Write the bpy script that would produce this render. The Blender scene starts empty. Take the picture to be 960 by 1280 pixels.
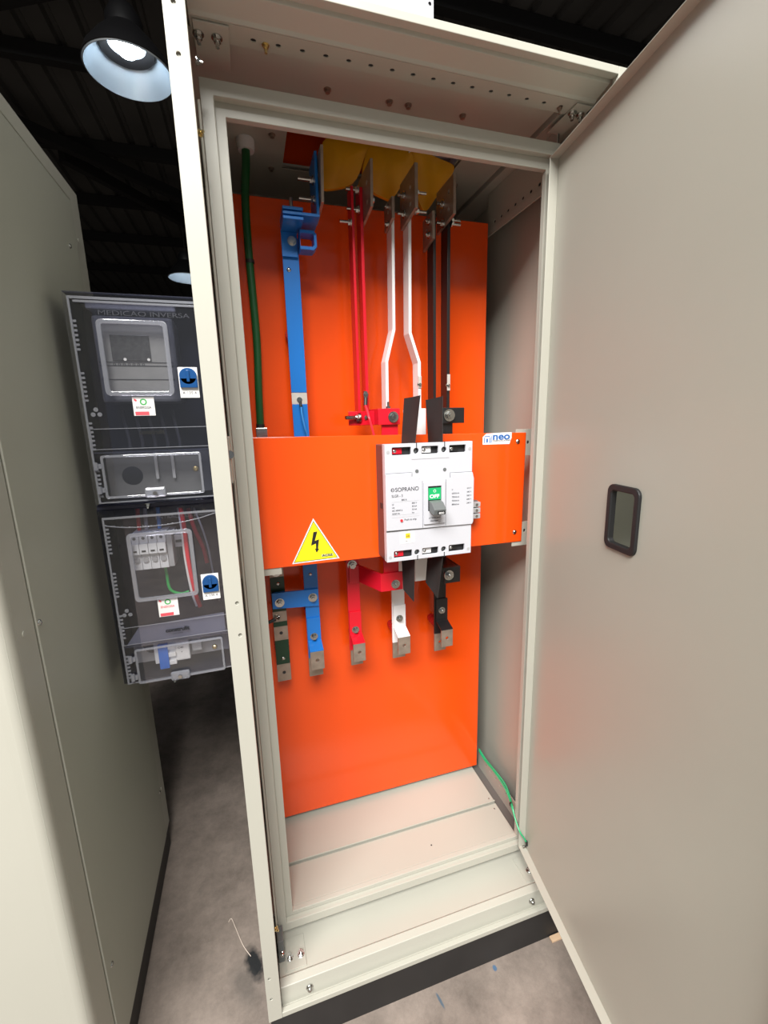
import bpy, bmesh, math, random
from mathutils import Vector, Matrix, Euler
random.seed(7)
S = bpy.context.scene
COL = S.collection
PI = math.pi

# ------------------------------------------------------------------ camera
cam_d = bpy.data.cameras.new('camera')
cam = bpy.data.objects.new('camera', cam_d)
COL.objects.link(cam)
cam.location = (0.0626, -0.767, 1.3908)
cam.rotation_euler = (1.3668, 0.0246, -0.2984)
cam_d.sensor_fit = 'VERTICAL'
cam_d.sensor_height = 36.0
cam_d.lens = 546.01 / 1280 * 36.0
cam_d.clip_start = 0.02
cam_d.clip_end = 200
S.camera = cam

# ------------------------------------------------------------------ world, lights, exposure
world = bpy.data.worlds.new('overcast_sky')
S.world = world
world.use_nodes = True
wn = world.node_tree
bg = wn.nodes['Background']
bg.inputs['Color'].default_value = (0.93, 0.96, 1.0, 1)
bg.inputs['Strength'].default_value = 0.17
S.view_settings.view_transform = 'Standard'
S.view_settings.look = 'None'
S.view_settings.gamma = 1.0
S.view_settings.use_curve_mapping = False
S.view_settings.exposure = 0.30


def area_light(name, loc, rot, sx, sy, power, color=(1, 1, 1)):
    l = bpy.data.lights.new(name, 'AREA')
    l.shape = 'RECTANGLE'
    l.size, l.size_y, l.energy, l.color = sx, sy, power, color
    o = bpy.data.objects.new(name, l)
    o.location, o.rotation_euler = loc, rot
    COL.objects.link(o)
    return o


# translucent roof light above the open front of the workshop
area_light('roof_skylight', (-1.5, -3.4, 5.3), (math.radians(36), 0, math.radians(-14)), 4.4, 2.2, 730, (1.0, 0.985, 0.95))

# ------------------------------------------------------------------ materials
MATS = {}


def mat(name, color, rough=0.5, metal=0.0, bump=0.0, bscale=400.0, var=0.0, vscale=6.0, coat=0.0, spec=0.5):
    if name in MATS:
        return MATS[name]
    m = bpy.data.materials.new(name)
    m.use_nodes = True
    nt = m.node_tree
    b = nt.nodes['Principled BSDF']
    b.inputs['Base Color'].default_value = (*color, 1)
    b.inputs['Roughness'].default_value = rough
    b.inputs['Metallic'].default_value = metal
    b.inputs['Specular IOR Level'].default_value = spec
    b.inputs['Coat Weight'].default_value = coat
    tc = nt.nodes.new('ShaderNodeTexCoord')
    if bump:
        n = nt.nodes.new('ShaderNodeTexNoise')
        n.inputs['Scale'].default_value = bscale
        n.inputs['Detail'].default_value = 2
        nt.links.new(tc.outputs['Object'], n.inputs['Vector'])
        bp = nt.nodes.new('ShaderNodeBump')
        bp.inputs['Strength'].default_value = bump
        bp.inputs['Distance'].default_value = 0.001
        nt.links.new(n.outputs['Fac'], bp.inputs['Height'])
        nt.links.new(bp.outputs['Normal'], b.inputs['Normal'])
    if var:
        n = nt.nodes.new('ShaderNodeTexNoise')
        n.inputs['Scale'].default_value = vscale
        n.inputs['Detail'].default_value = 4
        nt.links.new(tc.outputs['Object'], n.inputs['Vector'])
        r = nt.nodes.new('ShaderNodeValToRGB')
        r.color_ramp.elements[0].position = 0.3
        r.color_ramp.elements[1].position = 0.7
        r.color_ramp.elements[0].color = (*[c * (1 - var) for c in color], 1)
        r.color_ramp.elements[1].color = (*[min(1, c * (1 + var)) for c in color], 1)
        nt.links.new(n.outputs['Fac'], r.inputs['Fac'])
        nt.links.new(r.outputs['Color'], b.inputs['Base Color'])
    MATS[name] = m
    return m


PAINT = mat('beige_powder_coat', (0.46, 0.452, 0.39), 0.38, bump=0.10, bscale=900, var=0.02, vscale=3)
PAINT_IN = mat('beige_powder_coat_satin', (0.44, 0.43, 0.37), 0.34, bump=0.08, bscale=900, var=0.02, vscale=3)
PAINT_NB = mat('beige_powder_coat_coarse', (0.42, 0.42, 0.355), 0.42, bump=0.35, bscale=700, var=0.02, vscale=3)
WHITE_DUCT = mat('white_powder_coat', (0.72, 0.72, 0.78), 0.4, bump=0.05)
ORANGE = mat('orange_enamel', (0.84, 0.082, 0.006), 0.17, bump=0.02, bscale=300, var=0.015, spec=0.5)
BLACKP = mat('black_paint', (0.018, 0.017, 0.017), 0.55, var=0.2, vscale=8)
ZINC = mat('zinc_plated_steel', (0.52, 0.52, 0.50), 0.20, 1.0, var=0.1, vscale=60)
BRASSY = mat('yellow_zinc_steel', (0.70, 0.56, 0.28), 0.3, 1.0)
TIN = mat('tinned_copper', (0.36, 0.295, 0.24), 0.42, 0.6, bump=0.15, bscale=250, var=0.12, vscale=60)
BARE = mat('bare_pale_metal', (0.62, 0.59, 0.54), 0.45, 0.4, var=0.06, vscale=60)
BLUE = mat('blue_bar_paint', (0.012, 0.17, 0.56), 0.3, bump=0.05, var=0.04)
RED = mat('red_bar_paint', (0.66, 0.008, 0.022), 0.28, bump=0.05, var=0.04)
WHITE = mat('white_bar_paint', (0.80, 0.79, 0.79), 0.32, bump=0.05)
BLACK = mat('black_bar_paint', (0.012, 0.012, 0.013), 0.3, bump=0.05)
GREEN_DK = mat('dark_green_paint', (0.005, 0.035, 0.015), 0.35)
GREEN = mat('green_insulation', (0.006, 0.085, 0.02), 0.35)
GREEN_LT = mat('light_green_insulation', (0.02, 0.42, 0.17), 0.35)
YELLOW = mat('yellow_vinyl', (0.78, 0.36, 0.008), 0.38, bump=0.3, bscale=60, var=0.05, vscale=20)
STANDOFF = mat('red_resin', (0.45, 0.012, 0.01), 0.35)
MCB = mat('breaker_white_plastic', (0.54, 0.545, 0.585), 0.42)
MODULE = mat('module_white_plastic', (0.80, 0.81, 0.83), 0.4)
MCB_SIDE = mat('breaker_base_plastic', (0.30, 0.25, 0.25), 0.45)
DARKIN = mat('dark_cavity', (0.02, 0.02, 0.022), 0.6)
FIBRE = mat('black_fibre_sheet', (0.022, 0.021, 0.020), 0.6, bump=0.1)
GREYP = mat('grey_plastic', (0.13, 0.14, 0.14), 0.4)
LGREY = mat('light_grey_plastic', (0.42, 0.42, 0.43), 0.4)
GREENW = mat('green_window', (0.01, 0.40, 0.13), 0.4)
INK = mat('grey_ink', (0.05, 0.05, 0.06), 0.6)
INKK = mat('black_ink', (0.01, 0.01, 0.01), 0.6)
INKW = mat('white_ink', (0.85, 0.85, 0.85), 0.6)
INKR = mat('red_ink', (0.75, 0.02, 0.03), 0.5)
INKG = mat('green_ink', (0.05, 0.42, 0.09), 0.5)
INKB = mat('blue_ink', (0.01, 0.12, 0.42), 0.5)
INKP = mat('pink_red_ink', (0.80, 0.10, 0.13), 0.5)
STICK = mat('white_sticker', (0.86, 0.85, 0.84), 0.4)
STICKY = mat('yellow_sticker', (0.93, 0.78, 0.012), 0.35)
NAVY = mat('dark_navy_plastic', (0.022, 0.024, 0.042), 0.35)
BLUECAP = mat('blue_seal_plastic', (0.005, 0.065, 0.22), 0.3)
RUBBER = mat('black_rubber', (0.012, 0.012, 0.013), 0.55)
GLAND = mat('white_nylon', (0.65, 0.63, 0.62), 0.5)
WOOD = mat('pale_wood', (0.72, 0.50, 0.32), 0.7, var=0.1, vscale=40)
ROOF = mat('dark_roof_sheet', (0.06, 0.06, 0.057), 0.65, var=0.35, vscale=0.8)
STEEL_DK = mat('black_roof_steel', (0.006, 0.006, 0.006), 0.8)
RUST = mat('rust_red_beam', (0.22, 0.05, 0.018), 0.8)
WALLM = mat('dark_workshop_wall', (0.035, 0.033, 0.030), 0.85, var=0.3, vscale=0.5)
LAMPM = mat('lamp_reflector', (0.62, 0.72, 0.80), 0.25, 0.6)
LAMPK = mat('lamp_housing', (0.006, 0.006, 0.007), 0.5)
GAUGE = mat('meter_grey', (0.24, 0.24, 0.24), 0.45, var=0.08, vscale=30)
LCD = mat('meter_display', (0.06, 0.06, 0.062), 0.25, var=0.25, vscale=120)


def emis(name, col, strength):
    m = bpy.data.materials.new(name)
    m.use_nodes = True
    b = m.node_tree.nodes['Principled BSDF']
    b.inputs['Base Color'].default_value = (*col, 1)
    b.inputs['Emission Color'].default_value = (*col, 1)
    b.inputs['Emission Strength'].default_value = strength
    return m


BULB = emis('lamp_glow', (0.85, 0.93, 1.0), 22)


def clear(name, tint, gloss_rough=0.03, base=0.05, edge=0.6, haze=0.0):
    """clear polycarbonate: transparent body with a Fresnel sheen"""
    m = bpy.data.materials.new(name)
    m.use_nodes = True
    nt = m.node_tree
    nt.nodes.clear()
    out = nt.nodes.new('ShaderNodeOutputMaterial')
    tr = nt.nodes.new('ShaderNodeBsdfTransparent')
    tr.inputs['Color'].default_value = (*tint, 1)
    gl = nt.nodes.new('ShaderNodeBsdfGlossy')
    gl.inputs['Roughness'].default_value = gloss_rough
    gl.inputs['Color'].default_value = (1, 1, 1, 1)
    lw = nt.nodes.new('ShaderNodeLayerWeight')
    lw.inputs['Blend'].default_value = 0.35
    mr = nt.nodes.new('ShaderNodeMapRange')
    mr.inputs['To Min'].default_value = base
    mr.inputs['To Max'].default_value = edge
    nt.links.new(lw.outputs['Fresnel'], mr.inputs['Value'])
    mix = nt.nodes.new('ShaderNodeMixShader')
    nt.links.new(mr.outputs['Result'], mix.inputs['Fac'])
    nt.links.new(tr.outputs[0], mix.inputs[1])
    nt.links.new(gl.outputs[0], mix.inputs[2])
    last = mix
    if haze:
        df = nt.nodes.new('ShaderNodeBsdfDiffuse')
        df.inputs['Color'].default_value = (0.62, 0.64, 0.70, 1)
        mix2 = nt.nodes.new('ShaderNodeMixShader')
        mix2.inputs['Fac'].default_value = haze
        nt.links.new(mix.outputs[0], mix2.inputs[1])
        nt.links.new(df.outputs[0], mix2.inputs[2])
        last = mix2
    nt.links.new(last.outputs[0], out.inputs['Surface'])
    return m


CLEAR = clear('smoked_polycarbonate', (0.72, 0.73, 0.80), haze=0.008, base=0.05, edge=0.6)
CLEAR_RIM = clear('clear_polycarbonate_edge', (0.7, 0.7, 0.76), base=0.10, edge=0.7, haze=0.22)
CLEAR_FAINT = clear('clear_moulded_lettering', (0.6, 0.6, 0.66), base=0.06, edge=0.5, haze=0.07)
CLEAR_WIN = clear('clear_window_polycarbonate', (0.96, 0.96, 0.97), base=0.03, edge=0.4, haze=0.02)

# concrete floor with spray marks
def concrete():
    m = bpy.data.materials.new('worn_concrete')
    m.use_nodes = True
    nt = m.node_tree
    b = nt.nodes['Principled BSDF']
    b.inputs['Roughness'].default_value = 0.75
    tc = nt.nodes.new('ShaderNodeTexCoord')
    n1 = nt.nodes.new('ShaderNodeTexNoise'); n1.inputs['Scale'].default_value = 5; n1.inputs['Detail'].default_value = 9; n1.inputs['Roughness'].default_value = 0.78
    r1 = nt.nodes.new('ShaderNodeValToRGB')
    r1.color_ramp.elements[0].position = 0.32; r1.color_ramp.elements[0].color = (0.13, 0.105, 0.088, 1)
    r1.color_ramp.elements[1].position = 0.72; r1.color_ramp.elements[1].color = (0.33, 0.27, 0.23, 1)
    nt.links.new(tc.outputs['Object'], n1.inputs['Vector'])
    nt.links.new(n1.outputs['Fac'], r1.inputs['Fac'])
    cur = r1.outputs['Color']

    def spot(cur, cx, cy, rx, ry, col, ang=0.0, soft=0.35, strength=1.0):
        mp = nt.nodes.new('ShaderNodeMapping')
        mp.vector_type = 'TEXTURE'
        mp.inputs['Location'].default_value = (cx, cy, 0)
        mp.inputs['Rotation'].default_value = (0, 0, ang)
        mp.inputs['Scale'].default_value = (rx, ry, 1)
        nt.links.new(tc.outputs['Object'], mp.inputs['Vector'])
        ln = nt.nodes.new('ShaderNodeVectorMath'); ln.operation = 'LENGTH'
        nt.links.new(mp.outputs['Vector'], ln.inputs[0])
        nz = nt.nodes.new('ShaderNodeTexNoise'); nz.inputs['Scale'].default_value = 60
        nt.links.new(tc.outputs['Object'], nz.inputs['Vector'])
        ad = nt.nodes.new('ShaderNodeMath'); ad.operation = 'MULTIPLY_ADD'
        ad.inputs[1].default_value = 0.8; 
        nt.links.new(nz.outputs['Fac'], ad.inputs[0]); nt.links.new(ln.outputs['Value'], ad.inputs[2])
        mr = nt.nodes.new('ShaderNodeMapRange'); mr.inputs['From Min'].default_value = 1.0; mr.inputs['From Max'].default_value = 1.0 + soft
        mr.inputs['To Min'].default_value = strength; mr.inputs['To Max'].default_value = 0
        nt.links.new(ad.outputs[0], mr.inputs['Value'])
        mx = nt.nodes.new('ShaderNodeMix'); mx.data_type = 'RGBA'
        nt.links.new(mr.outputs['Result'], mx.inputs['Factor'])
        nt.links.new(cur, mx.inputs['A']); mx.inputs['B'].default_value = (*col, 1)
        return mx.outputs['Result']
    cur = spot(cur, -0.035, 0.19, 0.022, 0.045, (0.008, 0.009, 0.010), 0.35, 0.6)
    cur = spot(cur, -0.06, 0.15, 0.02, 0.04, (0.06, 0.055, 0.05), 0.5, 1.2, 0.5)
    cur = spot(cur, 0.398, -0.028, 0.004, 0.02, (0.05, 0.10, 0.15), 0.2, 0.4, 0.8)
    cur = spot(cur, 0.559, -0.012, 0.006, 0.008, (0.03, 0.12, 0.24), 0.0, 0.4, 0.8)
    n2 = nt.nodes.new('ShaderNodeTexNoise'); n2.inputs['Scale'].default_value = 120; n2.inputs['Detail'].default_value = 5
    nt.links.new(tc.outputs['Object'], n2.inputs['Vector'])
    bp = nt.nodes.new('ShaderNodeBump'); bp.inputs['Strength'].default_value = 0.25; bp.inputs['Distance'].default_value = 0.002
    nt.links.new(n2.outputs['Fac'], bp.inputs['Height']); nt.links.new(bp.outputs['Normal'], b.inputs['Normal'])
    nt.links.new(cur, b.inputs['Base Color'])
    return m


CONCRETE = concrete()


# ------------------------------------------------------------------ helpers
def wloc(o):
    v = Vector((0, 0, 0))
    while o is not None:
        v += o.location
        o = o.parent
    return v


def tag(o, label, cat, group=None):
    o['label'] = label
    o['category'] = cat
    if group:
        o['group'] = group
    return o


def thing(name, loc, label, cat, group=None):
    o = bpy.data.objects.new(name, None)
    o.empty_display_size = 0.05
    o.location = loc
    COL.objects.link(o)
    return tag(o, label, cat, group)


class MB:
    """collects shapes in world coordinates and links them as one mesh object"""
    def __init__(self, xf=None):
        self.bm = bmesh.new()
        self.xf = xf

    def _v(self, p):
        p = Vector(p)
        if self.xf:
            p = self.xf(p)
        return self.bm.verts.new(p)

    def _f(self, vs):
        try:
            return self.bm.faces.new(vs)
        except ValueError:
            return None

    def box(self, x0, x1, y0, y1, z0, z1):
        v = [self._v((x, y, z)) for x in (x0, x1) for y in (y0, y1) for z in (z0, z1)]
        for f in ((0, 1, 3, 2), (4, 6, 7, 5), (0, 4, 5, 1), (2, 3, 7, 6), (0, 2, 6, 4), (1, 5, 7, 3)):
            self._f([v[i] for i in f])
        return self

    def prism(self, pts, axis, a, b):
        """closed 2-D outline extruded along axis; the 2-D coordinates are the other two axes in order"""
        def P(u, w, t):
            return {'x': (t, u, w), 'y': (u, t, w), 'z': (u, w, t)}[axis]
        lo = [self._v(P(u, w, a)) for u, w in pts]
        hi = [self._v(P(u, w, b)) for u, w in pts]
        n = len(pts)
        self._f(lo[::-1]); self._f(hi)
        for i in range(n):
            self._f([lo[i], lo[(i + 1) % n], hi[(i + 1) % n], hi[i]])
        return self

    def plate(self, outer, holes, axis, a, b):
        """plate of thickness a..b with holes"""
        def P(u, w, t):
            return {'x': (t, u, w), 'y': (u, t, w), 'z': (u, w, t)}[axis]
        tmp = bmesh.new()
        edges = []
        for loop in [outer] + holes:
            vs = [tmp.verts.new((u, w, 0)) for u, w in loop]
            for i in range(len(vs)):
                edges.append(tmp.edges.new((vs[i], vs[(i + 1) % len(vs)])))
        bmesh.ops.triangle_fill(tmp, use_beauty=True, use_dissolve=False, edges=edges)
        tmp.verts.index_update()
        lo = [self._v(P(v.co.x, v.co.y, a)) for v in tmp.verts]
        hi = [self._v(P(v.co.x, v.co.y, b)) for v in tmp.verts]
        for f in tmp.faces:
            self._f([lo[v.index] for v in f.verts])
            self._f([hi[v.index] for v in f.verts][::-1])
        for e in tmp.edges:
            if len(e.link_faces) == 1:
                i, j = e.verts[0].index, e.verts[1].index
                self._f([lo[i], lo[j], hi[j], hi[i]])
        tmp.free()
        return self

    def cyl(self, p0, p1, r, n=16, r1=None):
        r1 = r if r1 is None else r1
        p0, p1 = Vector(p0), Vector(p1)
        d = (p1 - p0).normalized()
        a = d.orthogonal().normalized(); b = d.cross(a)
        c0 = [self._v(p0 + r * (math.cos(t) * a + math.sin(t) * b)) for t in [2 * PI * i / n for i in range(n)]]
        c1 = [self._v(p1 + r1 * (math.cos(t) * a + math.sin(t) * b)) for t in [2 * PI * i / n for i in range(n)]]
        self._f(c0[::-1]); self._f(c1)
        for i in range(n):
            self._f([c0[i], c0[(i + 1) % n], c1[(i + 1) % n], c1[i]])
        return self

    def tube(self, pts, r, n=10):
        pts = [Vector(p) for p in pts]
        # Catmull-Rom resample
        P = [pts[0]] + pts + [pts[-1]]
        path = []
        for i in range(1, len(P) - 2):
            for k in range(6):
                t = k / 6
                a, b, c, d = P[i - 1], P[i], P[i + 1], P[i + 2]
                path.append(0.5 * ((2 * b) + (c - a) * t + (2 * a - 5 * b + 4 * c - d) * t * t + (-a + 3 * b - 3 * c + d) * t ** 3))
        path.append(pts[-1])
        ref = None
        rings = []
        for i, p in enumerate(path):
            d = (path[min(i + 1, len(path) - 1)] - path[max(i - 1, 0)]).normalized()
            a = d.orthogonal().normalized() if ref is None else (ref - d * ref.dot(d)).normalized()
            ref = a
            b = d.cross(a)
            rings.append([self._v(p + r * (math.cos(2 * PI * k / n) * a + math.sin(2 * PI * k / n) * b)) for k in range(n)])
        for r0, r1_ in zip(rings, rings[1:]):
            for k in range(n):
                self._f([r0[k], r0[(k + 1) % n], r1_[(k + 1) % n], r1_[k]])
        self._f(rings[0][::-1]); self._f(rings[-1])
        return self

    def ribbon(self, path, w0, w1, axis, th):
        """flat bar: 2-D centre path (list of (a,b)) swept along `axis` from w0 to w1 with thickness th"""
        n = len(path)
        L, R_ = [], []
        for i in range(n):
            p = Vector(path[i])
            d0 = (Vector(path[i]) - Vector(path[i - 1])).normalized() if i > 0 else None
            d1 = (Vector(path[i + 1]) - Vector(path[i])).normalized() if i < n - 1 else None
            if d0 is None: d0 = d1
            if d1 is None: d1 = d0
            nn = (Vector((-d0.y, d0.x)) + Vector((-d1.y, d1.x)))
            nn.normalize()
            c = max(0.4, nn.dot(Vector((-d0.y, d0.x))))
            L.append(p + nn * th / 2 / c); R_.append(p - nn * th / 2 / c)
        return self.prism([tuple(v) for v in L + R_[::-1]], axis, w0, w1)

    def lathe(self, prof, c, n=32, closed=False):
        rings = []
        for r, z in prof:
            rings.append([self._v((c[0] + r * math.cos(2 * PI * k / n), c[1] + r * math.sin(2 * PI * k / n), c[2] + z)) for k in range(n)])
        pairs = list(zip(rings, rings[1:]))
        if closed:
            pairs.append((rings[-1], rings[0]))
        for a, b in pairs:
            for k in range(n):
                self._f([a[k], a[(k + 1) % n], b[(k + 1) % n], b[k]])
        return self

    def build(self, name, m, parent=None, bevel=0.0, smooth=False, label=None, kind=None):
        bmesh.ops.recalc_face_normals(self.bm, faces=self.bm.faces)
        off = wloc(parent) if parent else Vector((0, 0, 0))
        if parent is None and kind is None:
            pass
        me = bpy.data.meshes.new(name)
        if off.length:
            bmesh.ops.translate(self.bm, verts=self.bm.verts, vec=-off)
        if smooth:
            for f in self.bm.faces:
                f.smooth = True
        self.bm.to_mesh(me)
        self.bm.free()
        me.materials.append(m)
        o = bpy.data.objects.new(name, me)
        COL.objects.link(o)
        if parent:
            o.parent = parent
        if smooth:
            me.set_sharp_from_angle(angle=math.radians(38))
        if bevel:
            bv = o.modifiers.new('bevel', 'BEVEL')
            bv.width = bevel; bv.segments = 2; bv.limit_method = 'ANGLE'
        if label:
            o['label'] = label
        if kind:
            o['kind'] = kind
        return o


def circ(cx, cy, r, n=10, ry=None):
    ry = r if ry is None else ry
    return [(cx + r * math.cos(2 * PI * k / n), cy + ry * math.sin(2 * PI * k / n)) for k in range(n)]


def rrect(x0, x1, y0, y1, r, n=5):
    out = []
    for cx, cy, a0 in ((x1 - r, y1 - r, 0), (x0 + r, y1 - r, PI / 2), (x0 + r, y0 + r, PI), (x1 - r, y0 + r, 1.5 * PI)):
        for k in range(n + 1):
            a = a0 + PI / 2 * k / n
            out.append((cx + r * math.cos(a), cy + r * math.sin(a)))
    return out


BOLT_MESH = {}


def bolt(pos, d, r, parent, name='bolt', m=None, stud=0.0, washer=True):
    """hexagon head on a washer; d = outward direction, stud = threaded end past the head"""
    m = m or ZINC
    key = (round(r, 4), m.name, round(stud, 4), washer)
    if key not in BOLT_MESH:
        b = MB()
        z = 0
        if washer:
            b.cyl((0, 0, 0), (0, 0, r * 0.22), r * 1.45, 20); z = r * 0.22
            b.cyl((0, 0, z), (0, 0, z + r * 0.2), r * 1.08, 20); z += r * 0.2
        b.cyl((0, 0, z), (0, 0, z + r * 0.75), r, 6); z += r * 0.75
        b.cyl((0, 0, z), (0, 0, z + r * 0.12 + stud), r * 0.55, 12)
        bmesh.ops.recalc_face_normals(b.bm, faces=b.bm.faces)
        me = bpy.data.meshes.new(name)
        b.bm.to_mesh(me); b.bm.free(); me.materials.append(m)
        BOLT_MESH[key] = me
    o = bpy.data.objects.new(name, BOLT_MESH[key])
    COL.objects.link(o)
    o.parent = parent
    o.location = Vector(pos) - wloc(parent)
    o.rotation_mode = 'QUATERNION'
    o.rotation_quaternion = Vector(d).to_track_quat('Z', 'Y')
    return o


def screw(pos, d, r, parent, name='screw', m=None):
    """pan head with a cross slot"""
    m = m or ZINC
    key = ('s', round(r, 4), m.name)
    if key not in BOLT_MESH:
        b = MB()
        b.lathe([(0.0001, r * 0.55), (r * 0.55, r * 0.5), (r * 0.9, r * 0.25), (r, 0), (r, -r * 0.2)], (0, 0, 0), 16)
        me = bpy.data.meshes.new(name)
        bmesh.ops.recalc_face_normals(b.bm, faces=b.bm.faces)
        b.bm.to_mesh(me); b.bm.free(); me.materials.append(m)
        BOLT_MESH[key] = me
    o = bpy.data.objects.new(name, BOLT_MESH[key])
    COL.objects.link(o)
    o.parent = parent
    o.location = Vector(pos) - wloc(parent)
    o.rotation_mode = 'QUATERNION'
    o.rotation_quaternion = Vector(d).to_track_quat('Z', 'Y')
    return o


def text(s, x, y, z, size, m, parent, name='lettering', width=None, bold=0.0, facing=None):
    """lettering standing on a plane that faces -y; (x, z) = left end of the baseline"""
    c = bpy.data.curves.new(name, 'FONT')
    c.body = s
    c.size = size
    c.extrude = 0.00015
    c.offset = bold
    t = bpy.data.objects.new('tmp', c)
    COL.objects.link(t)
    dg = bpy.context.evaluated_depsgraph_get()
    me = bpy.data.meshes.new_from_object(t.evaluated_get(dg))
    bpy.data.objects.remove(t)
    xs = [v.co.x for v in me.vertices]
    sc = 1.0
    if width and xs:
        sc = width / (max(xs) - min(xs))
    x_min = min(xs) if xs else 0
    for v in me.vertices:
        v.co = Vector(((v.co.x - x_min) * sc, -v.co.z, v.co.y))
    me.materials.clear()
    me.materials.append(m)
    o = bpy.data.objects.new(name, me)
    COL.objects.link(o)
    o.parent = parent
    o.location = Vector((x, y, z)) - wloc(parent)
    return o


# ------------------------------------------------------------------ the setting
MB().box(-7, 7, -7, 14, -0.05, 0).build('floor', CONCRETE, kind='structure')
# roof of ribbed sheet, ribs run away from the open front
rb = MB()
prof = []
x = -7.0
while x < 7.0:
    prof += [(x, 5.00), (x + 0.17, 5.00), (x + 0.195, 5.045), (x + 0.235, 5.045)]
    x += 0.26
prof += [(7.1, 5.0), (7.1, 5.10), (-7.0, 5.10)]
rb.prism(prof, 'y', -1.0, 14)
ceil = rb.build('ceiling', ROOF, kind='structure')
for k, y in enumerate([0.2, 2.1, 3.4, 4.9, 6.4, 7.9, 9.4, 11.2]):
    MB().box(-7, 7, y, y + 0.09, 4.86, 4.995).build('purlin', STEEL_DK, ceil)
for x0, y0, x1, y1 in ((-3.2, 4.95, -0.2, 3.5), (-3.2, 4.95, 0.2, 7.9), (-1.9, 6.45, 0.3, 9.4)):
    b = MB()
    d = Vector((x1 - x0, y1 - y0)).normalized() * 0.05
    b.prism([(x0 - d.y, y0 + d.x), (x1 - d.y, y1 + d.x), (x1 + d.y, y1 - d.x), (x0 + d.y, y0 - d.x)], 'z', 4.72, 4.85)
    b.build('brace', STEEL_DK, ceil)
MB().prism([(1.9, 1.5), (5.4, 0.9), (5.4, 0.78), (1.9, 1.38)], 'z', 4.2, 4.32).build('crossbeam', RUST, ceil, label='rusty red roof beam')
# perforated hanger rail under the roof
hx = MB()
hx.plate([(0.4, 1.5), (0.4, 5.2), (0.45, 5.2), (0.45, 1.5)], [rrect(0.415, 0.435, y, y + 0.06, 0.008, 2) for y in [1.6 + 0.12 * i for i in range(29)]], 'z', 3.60, 3.605)
hx2 = hx.build('hanger_rail', mat('galvanised_rail', (0.22, 0.22, 0.22), 0.6), ceil)
for q in (1.7, 3.2, 4.9):
    MB().cyl((0.425, q, 3.605), (0.425, q, 5.0), 0.006, 8).build('hanger_rod', STEEL_DK, ceil)
MB().box(-7, 7, 14, 14.15, 0, 5.1).build('wall_back', WALLM, kind='structure')
MB().box(-7.15, -7, -1.6, 14.15, 0, 5.1).build('wall_left', WALLM, kind='structure')
MB().box(7, 7.15, -1.6, 14.15, 0, 5.1).build('wall_right', WALLM, kind='structure')


# ------------------------------------------------------------------ high-bay lamps
def lamp(loc, label, r=0.30):
    t = thing('pendant_lamp', loc, label, 'lamp', None)
    x, y, z = loc
    MB().lathe([(r, 0), (r * 1.02, 0.006), (r * 0.92, 0.07), (r * 0.66, 0.17), (r * 0.40, 0.25), (r * 0.34, 0.25), (r * 0.60, 0.165), (r * 0.88, 0.066), (r * 0.985, 0)], loc, 48, True).build('reflector', LAMPM, t, smooth=True)
    MB().lathe([(r * 1.03, 0.006), (r * 0.935, 0.074), (r * 0.675, 0.176), (r * 0.415, 0.258), (r * 0.43, 0.262), (r * 0.69, 0.18), (r * 0.95, 0.078), (r * 1.045, 0.008)], loc, 48, True).build('dark_shell', LAMPK, t, smooth=True)  # black shell added; its colour stands in for the unlit outside
    MB().lathe([(r * 0.60, 0.140), (r * 0.63, 0.150), (r * 0.46, 0.185), (r * 0.42, 0.175)], loc, 40, True).build('inner_ring', LAMPK, t, smooth=True)
    MB().lathe([(0.001, 0.40), (r * 0.30, 0.40), (r * 0.42, 0.33), (r * 0.42, 0.252), (0.001, 0.252)], loc, 32).build('housing', LAMPK, t, smooth=True)
    MB().lathe([(0.001, 0.11), (r * 0.18, 0.12), (r * 0.28, 0.16), (r * 0.30, 0.22), (r * 0.2, 0.248), (0.001, 0.25)], loc, 24).build('bulb', BULB, t, smooth=True)
    MB().cyl((x, y, z + 0.40), (x, y, 4.99), 0.008, 8).build('suspension_rod', STEEL_DK, t)
    return t


lamp((-0.56, 3.49, 4.0), 'lit round pendant lamp with pale blue reflector, the larger one at the upper left')
lamp((-0.70, 7.95, 3.86), 'distant pendant lamp half hidden behind the open cabinet frame, just above the meter box')

# ------------------------------------------------------------------ main cabinet
W, H, D = 0.790, 2.011, 0.60
cab = thing('electrical_cabinet', (0.3875, 0.0, 0.0), 'tall open beige electrical cabinet with inner door swung out, in the centre', 'cabinet')

# plinth: front, sides, back of a black base
MB().box(0.004, W - 0.004, 0.004, D, 0.0, 0.0985).build('plinth', BLACKP, cab, label='black plinth')
# corner posts: bright front flange and a return that runs into the depth
for nm, x0, x1, xr0, xr1 in (('left', 0.0, 0.0295, 0.0, 0.004), ('right', W - 0.0295, W, W - 0.004, W)):
    hs = [(x0 + 0.0145 if nm == 'left' else x1 - 0.0145, z) for z in (1.955, 1.895)]
    hs += [(x0 + 0.020 if nm == 'left' else x1 - 0.02, z) for z in (1.084, 1.023)]
    hs += [(x0 + 0.010 if nm == 'left' else x1 - 0.01, z) for z in (0.221, 0.163)]
    b = MB()
    b.plate([(x0, 0.0985), (x1, 0.0985), (x1, H), (x0, H)], [circ(hx_, hz, 0.0032) for hx_, hz in hs], 'y', 0, 0.002)
    b.box(x0, x1, 0.0035, 0.014, 0.0985, H)
    if nm == 'left':
        b.box(x1 - 0.002, x1, 0.002, 0.0035, 0.0985, H).box(x0, x0 + 0.002, 0.002, 0.0035, 0.0985, H)
    else:
        b.box(x0, x0 + 0.002, 0.002, 0.0035, 0.0985, H).box(x1 - 0.002, x1, 0.002, 0.0035, 0.0985, H)
    b.build('front_post', PAINT, cab, bevel=0.0008)
    MB().box(xr0, xr1, 0.014, D, 0.0985, H).build('side_panel', PAINT_IN, cab)
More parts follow.
